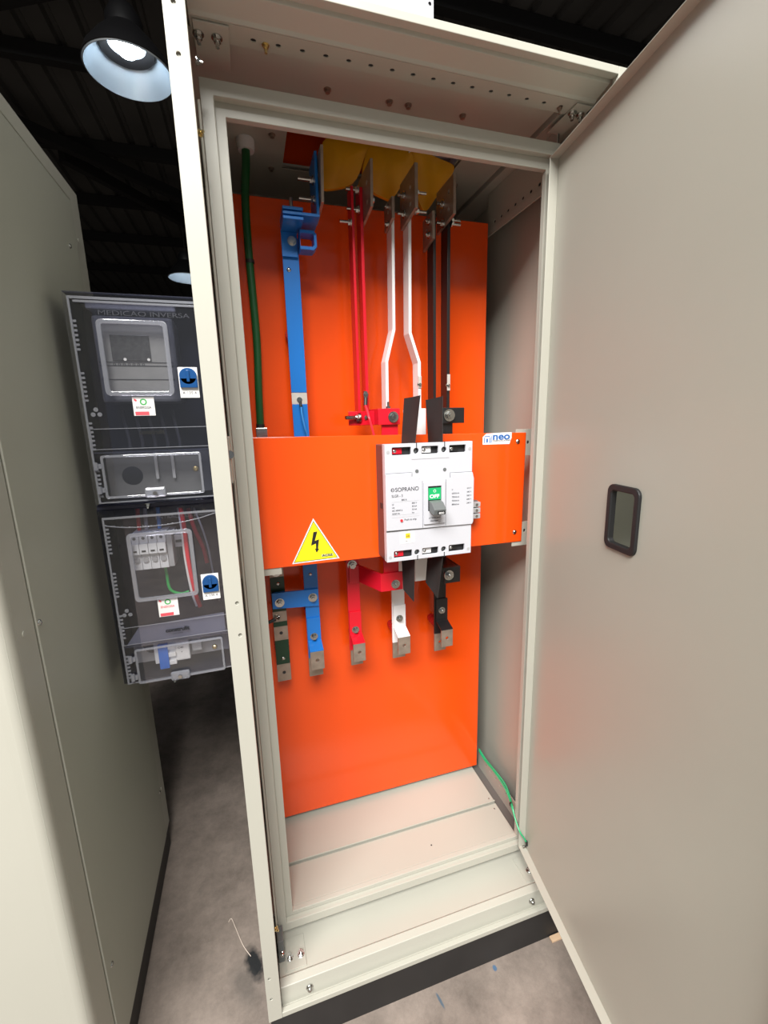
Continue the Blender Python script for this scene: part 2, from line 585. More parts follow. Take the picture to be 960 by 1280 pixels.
# backing strip inside each front post so that the holes read dark
MB().box(0.0, W, D - 0.004, D, 0.0985, H).build('back_panel', PAINT_IN, cab)

zt = 0.1
sill_prof = [(0.0, 0.0985), (0.0, 0.112), (0.011, 0.112), (0.012, 0.106), (0.016, 0.106), (0.021, 0.150), (0.038, 0.1535), (0.043, 0.1475), (0.150, 0.1475), (0.150, 0.0985)]
MB().prism(sill_prof, 'x', 0.0296, W - 0.0296).build('sill', PAINT, cab, bevel=0.0012)
head_prof = [(0.0, 1.9985), (0.014, 1.9985), (0.0155, 2.002), (0.018, 2.002), (0.020, 1.9960), (0.052, 1.9890), (0.0555, 1.9850), (0.0575, 1.9850), (0.0575, 2.0055), (0.0144, 2.0055), (0.0144, H), (0.0, H)]
MB().prism(head_prof, 'x', 0.0296, W - 0.0296).build('head_rail', PAINT, cab, bevel=0.001)
# perforated rail behind the head
hol = [circ(0.122 + 0.0385 * i, 0.0790, 0.0045, 10, 0.0036) for i in range(16)]
MB().plate([(0.030, 0.0577), (W - 0.03, 0.0577), (W - 0.03, 0.0960), (0.030, 0.0960)], hol, 'z', 1.9850, 1.9865).build('perforated_rail', PAINT_IN, cab)
MB().box(0.030, W - 0.03, 0.0577, 0.0960, 1.9870, 1.9885).build('rail_hole_shade', DARKIN, cab)  # added dark sheet; paints the shade seen through the rail holes
# roof plates round the cable opening
RZ = 1.998
rp = MB()
rp.plate([(0.004, 0.0965), (0.712, 0.0965), (0.712, 0.596), (0.004, 0.596)], [[(0.195, 0.250), (0.605, 0.250), (0.605, 0.455), (0.195, 0.455)]], 'z', RZ, RZ + 0.002)
rp.build('roof_plate', PAINT_IN, cab)
MB().box(0.720, W - 0.004, 0.0965, 0.596, RZ - 0.006, RZ - 0.003).build('roof_rail', PAINT_IN, cab, bevel=0.001)
MB().box(0.720, 0.723, 0.0965, 0.596, RZ - 0.003, 2.0055).build('roof_rail', PAINT_IN, cab)
MB().plate([(0.004, 0.0145), (W - 0.004, 0.0145), (W - 0.004, 0.596), (0.004, 0.596)], [[(0.195, 0.250), (0.605, 0.250), (0.605, 0.455), (0.195, 0.455)]], 'z', 2.0065, H).build('roof_cover', PAINT, cab)
for bx, by in ((0.257, 0.172), (0.378, 0.172), (0.417, 0.172), (0.535, 0.172), (0.165, 0.33), (0.170, 0.46), (0.640, 0.285), (0.64, 0.42)):
    bolt((bx, by, RZ), (0, 0, -1), 0.0050, cab, 'roof_bolt', mat('brown_tinted_steel', (0.35, 0.27, 0.22), 0.4, 0.8))
# gusset plates in the upper corners
for x0, x1, bxs in ((0.034, 0.086, (0.0405, 0.0675)), (0.722, 0.7585, (0.730, 0.749))):
    MB().box(x0, x1, 0.0600, 0.150, 1.9815, 1.9840).build('gusset', PAINT_IN, cab, bevel=0.0008)
    for bx in bxs:
        bolt((bx, 0.0830, 1.9815), (0, 0, -1), 0.0058, cab, 'bolt', None, 0.006)
bolt((0.0345, 0.062, 1.932), (1, 0, -0.2), 0.0045, cab, 'bolt', None, 0.004)
bolt((0.141, 0.0830, 1.985), (0, 0, -1), 0.0042, cab, 'bolt', BRASSY, 0.006)
bolt((0.700, 0.0830, 1.985), (0, 0, -1), 0.0038, cab, 'bolt', mat('brown_tinted_steel', (0, 0, 0)), 0.006)
# lower corner gussets
for x0, x1, bxs in ((0.046, 0.092, (0.055, 0.081)), (0.690, 0.735, (0.714,))):
    MB().box(x0, x1, 0.048, 0.116, 0.1475, 0.1500).build('gusset', PAINT, cab, bevel=0.0006)
    for bx in bxs:
        bolt((bx, 0.073, 0.150), (0, 0, 1), 0.0058, cab, 'bolt', None, 0.005)
for bx in (0.093, 0.684):
    bolt((bx, 0.0172, 0.128), (0, -1, 0.12), 0.0055, cab, 'bolt', None, 0.002)
# dark latch block and rod at the foot of the left post
MB().box(0.031, 0.044, 0.070, 0.105, 0.150, 0.212).build('latch_block', GREYP, cab, bevel=0.001)
bolt((0.040, 0.069, 0.178), (0, -1, 0), 0.0045, cab, 'bolt')
MB().cyl((0.0315, 0.095, 0.16), (0.0315, 0.095, 1.90), 0.0022, 8).build('latch_rod', PAINT_IN, cab)
MB().box(0.0270, 0.0310, 0.046, 0.094, 1.290, 1.372).build('latch_bracket', PAINT, cab, bevel=0.001)
bolt((0.0295, 0.0455, 1.3410), (0.15, -1, 0), 0.0050, cab, 'bolt', None, 0.001)
bolt((0.0305, 0.055, 1.832), (0.8, -1, 0), 0.0038, cab, 'bolt', BRASSY, 0.004)
bolt((0.0305, 0.055, 0.275), (0.8, -1, 0), 0.0038, cab, 'bolt', BRASSY, 0.004)
MB().box(0.006, 0.022, 0.086, 0.100, 0.15, 1.95).build('inner_post', PAINT_IN, cab)

# inner frame: outer flange proud, inner flange set back
iL, iR, iB, iT = 0.0335, 0.738, 0.1735, 1.9465
sL, sR, sB, sT = 0.0545, 0.7165, 0.1960, 1.9230
oL, oR, oB, oT = 0.0714, 0.7100, 0.2062, 1.9027


def ring(b, a0, a1, y0, y1):
    (L, R_, B, T), (l, r, bo, t) = a0, a1
    b.plate([(L, B), (R_, B), (R_, T), (L, T)], [[(l, bo), (r, bo), (r, t), (l, t)]], 'y', y0, y1)


fr = MB()
ring(fr, (iL, iR, iB, iT), (sL, sR, sB, sT), 0.1165, 0.1310)
fr.build('inner_frame', PAINT, cab, bevel=0.0012)
fr = MB()
ring(fr, (sL - 0.006, sR + 0.006, sB - 0.006, sT + 0.006), (oL, oR, oB, oT), 0.1312, 0.1440)
fr.build('inner_flange', PAINT, cab, bevel=0.001)

# floor of the cabinet: two folded trays and the dark gap with the perforated side rail
MB().box(0.055, 0.7125, 0.1450, 0.2495, 0.2025, 0.2050).box(0.055, 0.7125, 0.2470, 0.2495, 0.1905, 0.2025).build('floor_tray', PAINT_IN, cab, bevel=0.0008)
MB().box(0.055, 0.7125, 0.2530, 0.416, 0.2050, 0.2075).box(0.055, 0.7125, 0.2530, 0.2560, 0.1905, 0.2120).build('floor_tray', PAINT_IN, cab, bevel=0.0008)
for p in ((0.700, 0.268, 0.2076), (0.698, 0.232, 0.2051)):
    screw(p, (0, 0, 1), 0.0028, cab)
MB().cyl((0.466, 0.184, 0.2049), (0.466, 0.184, 0.2053), 0.0022, 10).build('drill_hole', DARKIN, cab)
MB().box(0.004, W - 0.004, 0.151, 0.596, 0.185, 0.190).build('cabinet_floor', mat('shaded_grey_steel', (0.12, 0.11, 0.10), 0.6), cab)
hl = [rrect(y, y + 0.009, 0.2330, 0.2385, 0.002, 2) for y in [0.150 + 0.030 * i for i in range(8)]]
MB().plate([(0.1450, 0.1905), (0.42, 0.1905), (0.42, 0.2500), (0.1450, 0.2500)], hl, 'x', 0.7450, 0.7470).build('side_rail', PAINT_IN, cab)
MB().box(0.7475, 0.749, 0.1450, 0.42, 0.1905, 0.2490).build('rail_hole_shade', DARKIN, cab)  # near-black sheet added as the shade behind the floor rail's slots
hl = [rrect(y, y + 0.010, 1.9080, 1.9150, 0.002, 2) for y in [0.165 + 0.032 * i for i in range(8)]]
MB().plate([(0.1455, 1.885), (0.43, 1.885), (0.43, 1.9910), (0.1455, 1.9910)], hl, 'x', 0.7450, 0.7470).build('side_rail', PAINT_IN, cab)
MB().box(0.7430, 0.7448, 0.1455, 0.43, 1.885, 1.900).build('rail_lip', PAINT, cab)
MB().box(0.7475, 0.749, 0.1455, 0.43, 1.890, 1.9910).build('rail_hole_shade', DARKIN, cab)  # near-black sheet added as the shade behind the upper rail's slots
# uprights of the right side that carry the orange cover: two short brackets
for z0, z1, hz in ((1.298, 1.364, 1.331), (1.062, 1.126, 1.102)):
    MB().plate([(0.700, z0), (W - 0.0072, z0), (W - 0.0072, z1), (0.700, z1)], [circ(0.7365, hz, 0.0032, 10, 0.0045)], 'y', 0.1925, 0.1945).build('cover_bracket', PAINT_IN, cab, bevel=0.0006)
    MB().box(0.730, 0.743, 0.1950, 0.1965, hz - 0.01, hz + 0.01).build('bracket_hole_shade', DARKIN, cab)  # small dark sheet painting the shade in the bracket hole
    MB().box(W - 0.0070, W - 0.0045, 0.1925, 0.240, z0, z1).build('cover_bracket', PAINT_IN, cab)
for z0, z1 in ((1.298, 1.364), (1.062, 1.126)):
    MB().box(0.0045, 0.110, 0.1925, 0.1945, z0, z1).build('cover_bracket', PAINT_IN, cab)
# long uprights hold the mounting plate
for x0 in (0.060, 0.688):
    MB().box(x0, x0 + 0.022, 0.4145, 0.440, 0.2076, 1.890).build('upright', PAINT_IN, cab)

# ---- inner door, hinged on the right, swung out about 82 degrees
DX, DY, SL = 0.7005, 0.108, 0.158
ang = math.atan(SL)
ud = Vector((-math.sin(ang), -math.cos(ang), 0))      # along the door, away from its hinge
wd = Vector((math.cos(ang), -math.sin(ang), 0))       # from the inside face to the outside face
DW, DB, DT = 0.655, 0.2005, 1.912


def doorxf(p):      # p = (u, w, z)
    return Vector((DX, DY, 0)) + ud * p.x + wd * p.y + Vector((0, 0, p.z))


dr = MB(doorxf)
hole = rrect(0.2535, 0.3195, 1.1640, 1.2650, 0.010, 4)
dr.plate([(0, DB), (DW, DB), (DW, DT), (0, DT)], [hole], 'y', 0.0195, 0.0210)
dr.box(0, 0.0015, 0, 0.0195, DB, DT)
dr.box(DW - 0.0015, DW, 0, 0.0195, DB, DT)
dr.box(0.0015, DW - 0.0015, 0, 0.0195, DB, DB + 0.0015)
dr.box(0.0015, DW - 0.0015, 0, 0.0195, DT - 0.0015, DT)
door = dr.build('inner_door', PAINT_IN, cab, bevel=0.0006)
g = MB(doorxf)
g.plate(rrect(0.2460, 0.3270, 1.1560, 1.2725, 0.014, 5), [rrect(0.2575, 0.3155, 1.1675, 1.2615, 0.007, 5)], 'y', 0.0140, 0.0260)
g.build('edge_trim', RUBBER, door, bevel=0.002, label='black rubber trim around the cut-out')
MB(doorxf).cyl((0.010, 0.0195, 0.206), (0.010, 0.008, 0.206), 0.004, 12).build('earth_stud', ZINC, door)
for z in (1.585, 0.555, 0.21):
    MB(doorxf).cyl((-0.0002, 0.008, z), (0.0002, 0.008, z), 0.0018, 10).build('drill_hole', DARKIN, door)
# hinges between the inner frame and the inner door
for z in (0.42, 1.05, 1.70):
    MB().cyl((0.7345, 0.108, z), (0.7345, 0.108, z + 0.06), 0.005, 12).build('hinge', ZINC, cab)

# ---- outer door, swung open behind the inner one (seen through its cut-out)
od = MB()
od.box(0.807, 0.809, -0.74, -0.004, 0.105, 1.995)
od.box(0.791, 0.807, -0.006, -0.004, 0.105, 1.995).box(0.791, 0.807, -0.74, -0.738, 0.105, 1.995)
od.box(0.791, 0.807, -0.738, -0.006, 0.105, 0.107).box(0.791, 0.807, -0.738, -0.006, 1.993, 1.995)
odo = od.build('outer_door', PAINT_NB, cab)
MB().box(0.797, 0.8065, -0.285, -0.272, 0.15, 1.95).build('stiffener', PAINT_NB, odo, bevel=0.001)
for z in (0.35, 1.05, 1.80):
    MB().cyl((0.7965, 0.0005, z), (0.7965, 0.0005, z + 0.05), 0.004, 12).build('hinge', ZINC, cab)

# ------------------------------------------------------------------ white duct on the cabinet roof
du = thing('busbar_duct', (0.33, 0.30, H), 'white sheet-metal duct standing on top of the open cabinet, cut by the top edge', 'duct')
b = MB()
b.plate([(0.12, 2.0115), (0.483, 2.0115), (0.483, 2.75), (0.12, 2.75)], [circ(0.4755, 2.195, 0.004)], 'y', 0.20, 0.202)
b.box(0.481, 0.483, 0.202, 0.50, 2.0115, 2.75).box(0.12, 0.122, 0.202, 0.50, 2.0115, 2.75).box(0.122, 0.481, 0.498, 0.50, 2.0115, 2.75)
b.box(0.122, 0.481, 0.202, 0.498, 2.748, 2.75)
b.build('duct_shell', WHITE_DUCT, du)
MB().box(0.4835, 0.630, 0.155, 0.157, 2.0115, 2.06).box(0.4835, 0.630, 0.157, 0.500, 2.058, 2.06).box(0.628, 0.630, 0.157, 0.500, 2.0115, 2.058).box(0.4835, 0.628, 0.498, 0.500, 2.0115, 2.058).build('duct_collar', WHITE_DUCT, du)
MB().box(0.4665, 0.4795, 0.203, 0.204, 2.185, 2.205).build('duct_hole_shade', DARKIN, du)  # dark sheet painting the shade in the duct's hole
MB().box(0.124, 0.480, 0.480, 0.485, 2.0125, 2.40).build('reflection_sheet', ORANGE, du, label='orange sheet standing in for the reflection inside the duct')  # added orange sheet; stands in for orange reflected inside the duct
MB().box(0.486, 0.626, 0.480, 0.485, 2.0125, 2.055).build('reflection_sheet', ORANGE, du)  # same added reflection colour inside the collar

# ------------------------------------------------------------------ mounting plate
mp = thing('mounting_plate', (0.385, 0.39, 0.2176), 'large glossy orange mounting plate standing at the back of the open cabinet', 'panel')
MB().box(0.048, 0.7232, 0.390, 0.393, 0.2225, 1.903).box(0.048, 0.051, 0.393, 0.414, 0.2225, 1.903).box(0.7202, 0.7232, 0.393, 0.414, 0.2225, 1.903).build('plate', ORANGE, mp, bevel=0.001)

# ------------------------------------------------------------------ orange cover with stickers
cv = thing('cover_plate', (0.39, 0.19, 1.08), 'wide orange cover plate across the middle of the open cabinet, around the breaker', 'panel')
b = MB()
b.prism([(0.056, 1.078), (0.7270, 1.074), (0.7285, 1.3555), (0.056, 1.3655)], 'y', 0.1900, 0.1920)
b.box(0.058, 0.7255, 0.1921, 0.2050, 1.3525, 1.3545)
b.build('plate', ORANGE, cv, bevel=0.0012)
for z in (1.334, 1.101):
    screw((0.7050, 0.190, z), (0, -1, 0), 0.0062, cv)
# warning triangle
ws = MB().prism([(0.1335, 1.0830), (0.2415, 1.0845), (0.1862, 1.1835)], 'y', 0.1892, 0.1899).build('warning_sticker', STICK, cv, label='yellow triangular high-voltage sticker with black arrow')
MB().prism([(0.1378, 1.0858), (0.2372, 1.0872), (0.1862, 1.1778)], 'y', 0.1889, 0.1891).build('border_line', INKK, ws)
MB().prism([(0.1395, 1.0870), (0.2352, 1.0884), (0.1862, 1.1755)], 'y', 0.1886, 0.1888).build('yellow_field', STICKY, ws)
MB().prism([(0.1848, 1.1525), (0.1935, 1.1530), (0.1868, 1.1318), (0.1965, 1.1345), (0.1930, 1.1130), (0.1955, 1.1125), (0.1895, 1.1035), (0.1862, 1.1140), (0.1888, 1.1135), (0.1888, 1.1255), (0.1780, 1.1215)], 'y', 0.1883, 0.1885).build('lightning_bolt', INKK, ws)
MB().box(0.2005, 0.2265, 0.1883, 0.1885, 1.0925, 1.0985).build('small_print_band', mat('pale_print', (0.55, 0.55, 0.30), 0.5), ws)
text('ACSZ', 0.2015, 0.1880, 1.0932, 0.0075, INKK, ws, width=0.024, bold=0.0001)
# maker sticker
ms = MB().prism([(0.6065, 1.3300), (0.6065, 1.3480), (0.6160, 1.3560), (0.6600, 1.3575), (0.6865, 1.3575), (0.6865, 1.3440), (0.6810, 1.3290)], 'y', 0.1893, 0.1899).build('maker_sticker', STICK, cv, label='small white sticker reading neo')
text('neo', 0.6340, 0.1890, 1.3410, 0.0235, INKB, ms, width=0.0475, bold=0.0006)
text('FABRICACIONES', 0.6345, 0.1890, 1.3365, 0.0048, INKK, ms, width=0.049)
ic = MB()
ic.box(0.6095, 0.6115, 0.1890, 0.1892, 1.3335, 1.3465).box(0.6255, 0.6280, 0.1890, 0.1892, 1.3335, 1.3470)
ic.box(0.6110, 0.6260, 0.1890, 0.1892, 1.3480, 1.3500).box(0.6160, 0.6205, 0.1890, 0.1892, 1.3345, 1.3440).box(0.6300, 0.6315, 0.1890, 0.1892, 1.3335, 1.3500)
ic.build('emblem', INKB, ms)

# ------------------------------------------------------------------ moulded-case breaker
br = thing('circuit_breaker', (0.438, 0.155, 1.078), 'large white moulded-case circuit breaker with green OFF window, mounted through the orange cover', 'circuit breaker')
BX0, BX1, BZ0, BZ1, BY = 0.3350, 0.5415, 1.0805, 1.3435, 0.120
MB().box(BX0 + 0.001, BX1 - 0.001, 0.1385, 0.290, BZ0 + 0.002, BZ1 - 0.002).build('base', mat('breaker_base_red_grey', (0.10, 0.055, 0.055), 0.45), br, bevel=0.002)
slots = [(0.3515, 0.3945), (0.4190, 0.4585), (0.4850, 0.5250)]
holes = []
for a, c_ in slots:
    holes.append(rrect(a, c_, 1.3200, 1.3365, 0.002, 2))
    holes.append(rrect(a, c_, 1.0915, 1.1075, 0.002, 2))
for hx_ in (0.4065, 0.4720):
    holes.append(circ(hx_, 1.3275, 0.0062, 14))
    holes.append(circ(hx_, 1.1000, 0.0062, 14))
b = MB()
b.plate([(BX0, BZ0 + 0.003), (BX1, BZ0 + 0.003), (BX1, BZ1), (BX0, BZ1)], holes, 'y', BY, BY + 0.006)
cf = b.build('front_cover', MCB, br, bevel=0.0008)
b = MB()
b.box(BX0, BX0 + 0.003, BY + 0.006, 0.138, BZ0 + 0.003, BZ1).box(BX1 - 0.003, BX1, BY + 0.006, 0.138, BZ0 + 0.003, BZ1)
b.box(BX0 + 0.003, BX1 - 0.003, BY + 0.006, 0.138, BZ1 - 0.003, BZ1).box(BX0 + 0.003, BX1 - 0.003, BY + 0.006, 0.138, BZ0 + 0.003, BZ0 + 0.006)
b.build('cover_side', MCB, br, bevel=0.0006)
MB().box(BX0 + 0.004, BX1 - 0.004, 0.1300, 0.1380, 1.088, 1.338).build('cavity', DARKIN, br)
for i, (a, c_) in enumerate(slots):
    m_ = (RED, WHITE, BLACK)[i]
    for z in (1.3283, 1.0995):
        MB().box(a + 0.003, a + 0.024, 0.1270, 0.1298, z - 0.006, z + 0.006).build('terminal', m_, br)
        screw((a + 0.008, 0.1268, z), (0, -1, 0), 0.0040, br, 'terminal_screw')
for hx_ in (0.4065, 0.4720):
    for z in (1.3275, 1.1000):
        MB().cyl((hx_, 0.1300, z), (hx_, 0.1275, z), 0.0045, 12).build('cover_screw', GREYP, br)
for hx_, z in ((0.3425, 1.3270), (0.5345, 1.3270), (0.3425, 1.0945), (0.5345, 1.0945)):
    MB().cyl((hx_, BY + 0.0003, z), (hx_, BY - 0.0006, z), 0.0036, 12).build('corner_screw', LGREY, br)
for hx_ in (0.4075, 0.4735):
    MB().cyl((hx_, BY + 0.0003, 1.2835), (hx_, BY - 0.0008, 1.2835), 0.0040, 12).build('corner_screw', GREYP, br)
    # little notches that hold the barriers
    for z0, z1 in ((1.3340, 1.3445), (1.0815, 1.0935)):
        MB().box(hx_ - 0.0012, hx_ + 0.0006, BY - 0.0006, BY + 0.002, z0, z1).build('barrier_slot', DARKIN, br)
# raised middle section with a notch at both upper corners
MB().prism([(BX0 - 0.0005, 1.1560), (BX1 + 0.0005, 1.1535), (BX1 + 0.0035, 1.160), (BX1 + 0.0035, 1.2600), (BX1, 1.2740), (0.4870, 1.2740), (0.4870, 1.2640), (0.4120, 1.2640), (0.4120, 1.2700), (0.3950, 1.2720), (0.3950, 1.2800), (BX0, 1.2805), (BX0 - 0.0005, 1.2650)], 'y', BY - 0.0035, BY + 0.004).build('front_panel', MCB, br, bevel=0.0012)
FY = BY - 0.0036
MB().box(BX0, BX1, BY - 0.0008, BY + 0.001, 1.1530, 1.1550).build('seam', GREYP, br)
MB().box(0.396, 0.484, BY - 0.0006, BY + 0.001, 1.3095, 1.3103).build('seam', LGREY, br)
b = MB()
b.box(0.4185, 0.4192, FY - 0.0003, FY + 0.001, 1.157, 1.262).box(0.4745, 0.4752, FY - 0.0003, FY + 0.001, 1.157, 1.262)
b.box(0.3360, 0.3945, BY - 0.0004, BY + 0.001, 1.2812, 1.2819).box(0.3957, 0.3964, BY - 0.0004, BY + 0.001, 1.2725, 1.2819).box(0.4870, 0.5400, BY - 0.0004, BY + 0.001, 1.2750, 1.2757).box(0.4862, 0.4869, BY - 0.0004, BY + 0.001, 1.2645, 1.2757)
b.build('cover_joint', mat('joint_shadow_grey', (0.12, 0.12, 0.14), 0.6), br)
# switch bezel, window and handle
b = MB()
b.plate(rrect(0.4210, 0.4725, 1.1640, 1.2590, 0.002, 2), [[(0.4310, 1.1930), (0.4630, 1.1930), (0.4630, 1.2490), (0.4310, 1.2490)]], 'y', FY - 0.0035, FY)
b.build('handle_bezel', MCB, br, bevel=0.0008)
MB().box(0.4315, 0.4625, FY - 0.0003, FY + 0.0015, 1.1935, 1.2485).build('handle_slot', DARKIN, br)
gw = MB().box(0.4320, 0.4620, FY - 0.0022, FY - 0.0003, 1.2185, 1.2450).build('status_window', GREENW, br, label='green OFF indicator')
text('OFF', 0.4350, FY - 0.0026, 1.2225, 0.0110, INKW, gw, width=0.023, bold=0.0004)
text('O', 0.4440, FY - 0.0026, 1.2350, 0.0090, INKW, gw, width=0.006)
hd = MB()
hd.prism([(FY - 0.0022, 1.2175), (FY - 0.0022, 1.1940), (FY - 0.030, 1.1890), (FY - 0.034, 1.2020), (FY - 0.018, 1.2150)], 'x', 0.4325, 0.4610)
h_ = hd.build('toggle_handle', GREYP, br, bevel=0.0015)
MB().box(0.4410, 0.4570, FY - 0.0352, FY - 0.0330, 1.1910, 1.1985).build('handle_label', INKK, h_)
text('800', 0.4425, FY - 0.0356, 1.1925, 0.0060, INKW, h_, width=0.012)
# lettering
em = MB()
em.plate(circ(0.3500, 1.2460, 0.0042, 14), [circ(0.3500, 1.2460, 0.0031, 14)], 'y', FY - 0.0002, FY)
em.box(0.3480, 0.3525, FY - 0.0002, FY, 1.2455, 1.2465).box(0.3475, 0.3482, FY - 0.0002, FY, 1.2430, 1.2490)
em.build('emblem', INK, br)
text('SOPRANO', 0.3560, FY - 0.0002, 1.2420, 0.0125, INK, br, width=0.0540, bold=0.00005)
text('SLGR - 3', 0.3475, FY - 0.0002, 1.2300, 0.0080, INK, br, width=0.025)
text('800 A', 0.3700, FY - 0.0002, 1.2215, 0.0055, INK, br, width=0.012)
for i, (l, rr) in enumerate((('Ui', '800 V'), ('Ue', '50 kA'), ('IEC 60947-2', '35 kA'), ('50/60 Hz', 'Ics'))):
    z = 1.2130 - 0.0070 * i
    text(l, 0.3480, FY - 0.0002, z, 0.0048, INK, br)
    text(rr, 0.3940, FY - 0.0002, z, 0.0048, INK, br)
for z in (1.2195, 1.1900, 1.1850):
    MB().box(0.3470, 0.4110, FY - 0.0002, FY, z, z + 0.0003).build('print_line', LGREY, br)
MB().cyl((0.3690, FY, 1.1775), (0.3690, FY - 0.002, 1.1775), 0.0030, 14).build('trip_button', INKR, br, label='small red push-to-trip button')
text('Push to trip', 0.3760, FY - 0.0002, 1.1765, 0.0062, INK, br, width=0.028)
for i, r_ in enumerate(('Ir', '630', '700', '750', '800')):
    z = 1.2360 - 0.0085 * i
    text(r_, 0.4900, FY - 0.0002, z, 0.0050, INK, br)
    if i: text('%d kA' % (20 + 10 * i), 0.4830 + 0.015, FY - 0.0002, z, 0.0042, INK, br)
    text(('415 V', '440 V', '500 V', '690 V', '240 V')[i], 0.5270, FY - 0.0002, z + 0.001, 0.0048, INK, br)
text('ATENCAO', 0.4320, FY - 0.0037, 1.1760, 0.0052, INK, br, width=0.028)
text('desligar', 0.4360, FY - 0.0037, 1.1700, 0.0042, INK, br, width=0.020)
qs = MB().box(0.3660, 0.4000, BY - 0.0004, BY, 1.1240, 1.1510).build('rating_sticker', STICK, br)
MB().box(0.3790, 0.3900, BY - 0.0008, BY - 0.0004, 1.1350, 1.1465).build('sticker_mark', mat('mustard_ink', (0.75, 0.52, 0.02), 0.5), qs)
text('630', 0.3812, BY - 0.0011, 1.1385, 0.0050, INK, qs, width=0.007)
text('00112', 0.3785, BY - 0.0007, 1.1275, 0.0045, INK, qs)
# side notch and auxiliary terminal block on the right flank
MB().box(BX0 + 0.0002, BX0 + 0.002, 0.150, 0.165, 1.200, 1.212).build('side_notch', DARKIN, br)
ax = MB().box(BX1 + 0.001, BX1 + 0.022, 0.158, 0.186, 1.150, 1.198).build('auxiliary_terminal', GREYP, br, bevel=0.001)
for k in range(3):
    MB().box(BX1 + 0.024, BX1 + 0.046, 0.160, 0.180, 1.1545 + 0.0142 * k, 1.1665 + 0.0142 * k).build('terminal_clamp', LGREY, ax, bevel=0.001)
    MB().cyl((BX1 + 0.036, 0.1602, 1.1605 + 0.0142 * k), (BX1 + 0.036, 0.1590, 1.1605 + 0.0142 * k), 0.0035, 10).build('clamp_screw', ZINC, ax)
MB().box(BX1 + 0.022, BX1 + 0.044, 0.170, 0.182, 1.152, 1.197).build('terminal_body', GREYP, ax)


# black phase barriers, slightly curled
def barrier(pts, th=0.0012):
    """pts: four corners front-top, back-top, back-bottom, front-bottom"""
    b = MB()
    n = 8
    rows = []
    A, B, C_, D_ = [Vector(p) for p in pts]
    for i in range(n + 1):
        s = i / n
        row = []
        for j in range(n + 1):
            t = j / n
            top = A.lerp(B, t); bot = D_.lerp(C_, t)
            p = top.lerp(bot, s)
            p.x += 0.003 * math.sin(PI * t) * (1 - s)
            row.append(p)
        rows.append(row)
    lo = [[b._v(p) for p in r_] for r_ in rows]
    hi = [[b._v(p + Vector((th, 0, 0))) for p in r_] for r_ in rows]
    for i in range(n):
        for j in range(n):
            b._f([lo[i][j], lo[i][j + 1], lo[i + 1][j + 1], lo[i + 1][j]])
            b._f([hi[i][j], hi[i + 1][j], hi[i + 1][j + 1], hi[i][j + 1]])
    for i in range(n):
        for (r0, r1) in (((i, 0), (i + 1, 0)), ((i, n), (i + 1, n)), ((0, i), (0, i + 1)), ((n, i), (n, i + 1))):
            b._f([lo[r0[0]][r0[1]], lo[r1[0]][r1[1]], hi[r1[0]][r1[1]], hi[r0[0]][r0[1]]])
    return b.build('phase_barrier', FIBRE, br, smooth=False)


barrier([(0.4151, 0.1170, 1.4434), (0.4033, 0.1840, 1.4407), (0.3956, 0.1860, 1.3399), (0.4069, 0.1290, 1.3426)])
barrier([(0.4709, 0.1270, 1.4420), (0.4553, 0.1840, 1.4367), (0.4626, 0.1860, 1.3392), (0.4698, 0.1240, 1.3413)])
barrier([(0.4065, 0.138, 1.0800), (0.3926, 0.1885, 1.0645), (0.3953, 0.1880, 0.9864), (0.4078, 0.1500, 0.9685)])
barrier([(0.4725, 0.127, 1.0800), (0.4593, 0.1885, 1.0586), (0.4545, 0.1880, 0.9970), (0.4696, 0.1490, 0.9679)])


# ------------------------------------------------------------------ busbars
def standoff(x, z, parent, y1=0.3895, y0=0.3345, r=0.017):
    b = MB()
    b.cyl((x, y0, z), (x, y1, z), r, 20)
    for k in range(3):
        yy = y0 + 0.010 + 0.014 * k
        b.cyl((x, yy, z), (x, yy + 0.006, z), r * 1.15, 20)
    return b.build('standoff', STANDOFF, parent, smooth=True, label='red ribbed insulator')


def lower_lug(x, m, parent, ztop, zb, w=0.0375, gap=True):
    """painted strap bolted on the bar, stepping forward to a bare lug"""
    x0, x1 = x - w / 2, x + w / 2
    b = MB()
    b.ribbon([(0.3240, 0.885), (0.3240, ztop + 0.012), (0.2880, ztop), (0.2880, ztop - 0.0006)], x0 + 0.001, x1 - 0.001, 'x', 0.005)
    b.build('step_strap', m, parent, bevel=0.0008)
    MB().plate([(x0 + 0.001, ztop - 0.052), (x1 - 0.001, ztop - 0.052), (x1 - 0.001, ztop - 0.0008), (x0 + 0.001, ztop - 0.0008)], [circ(x, ztop - 0.026, 0.0048, 14)], 'y', 0.2855, 0.2905).build('lug', TIN, parent, bevel=0.0005, label='bare tinned end with a bolt hole')
    bolt((x - 0.001, 0.3214, zb), (0, -1, 0), 0.0070, parent, 'bolt', None, 0.004)


def end_plate(x, z0, z1, parent, w=0.0375):
    MB().plate([(x - w / 2, z0), (x + w / 2, z0), (x + w / 2, z1), (x - w / 2, z1)], [circ(x, (z0 + z1) / 2, 0.0048, 14)], 'y', 0.3270, 0.3330).build('bar_end', TIN, parent, bevel=0.0005, label='bare tinned end of the bar')


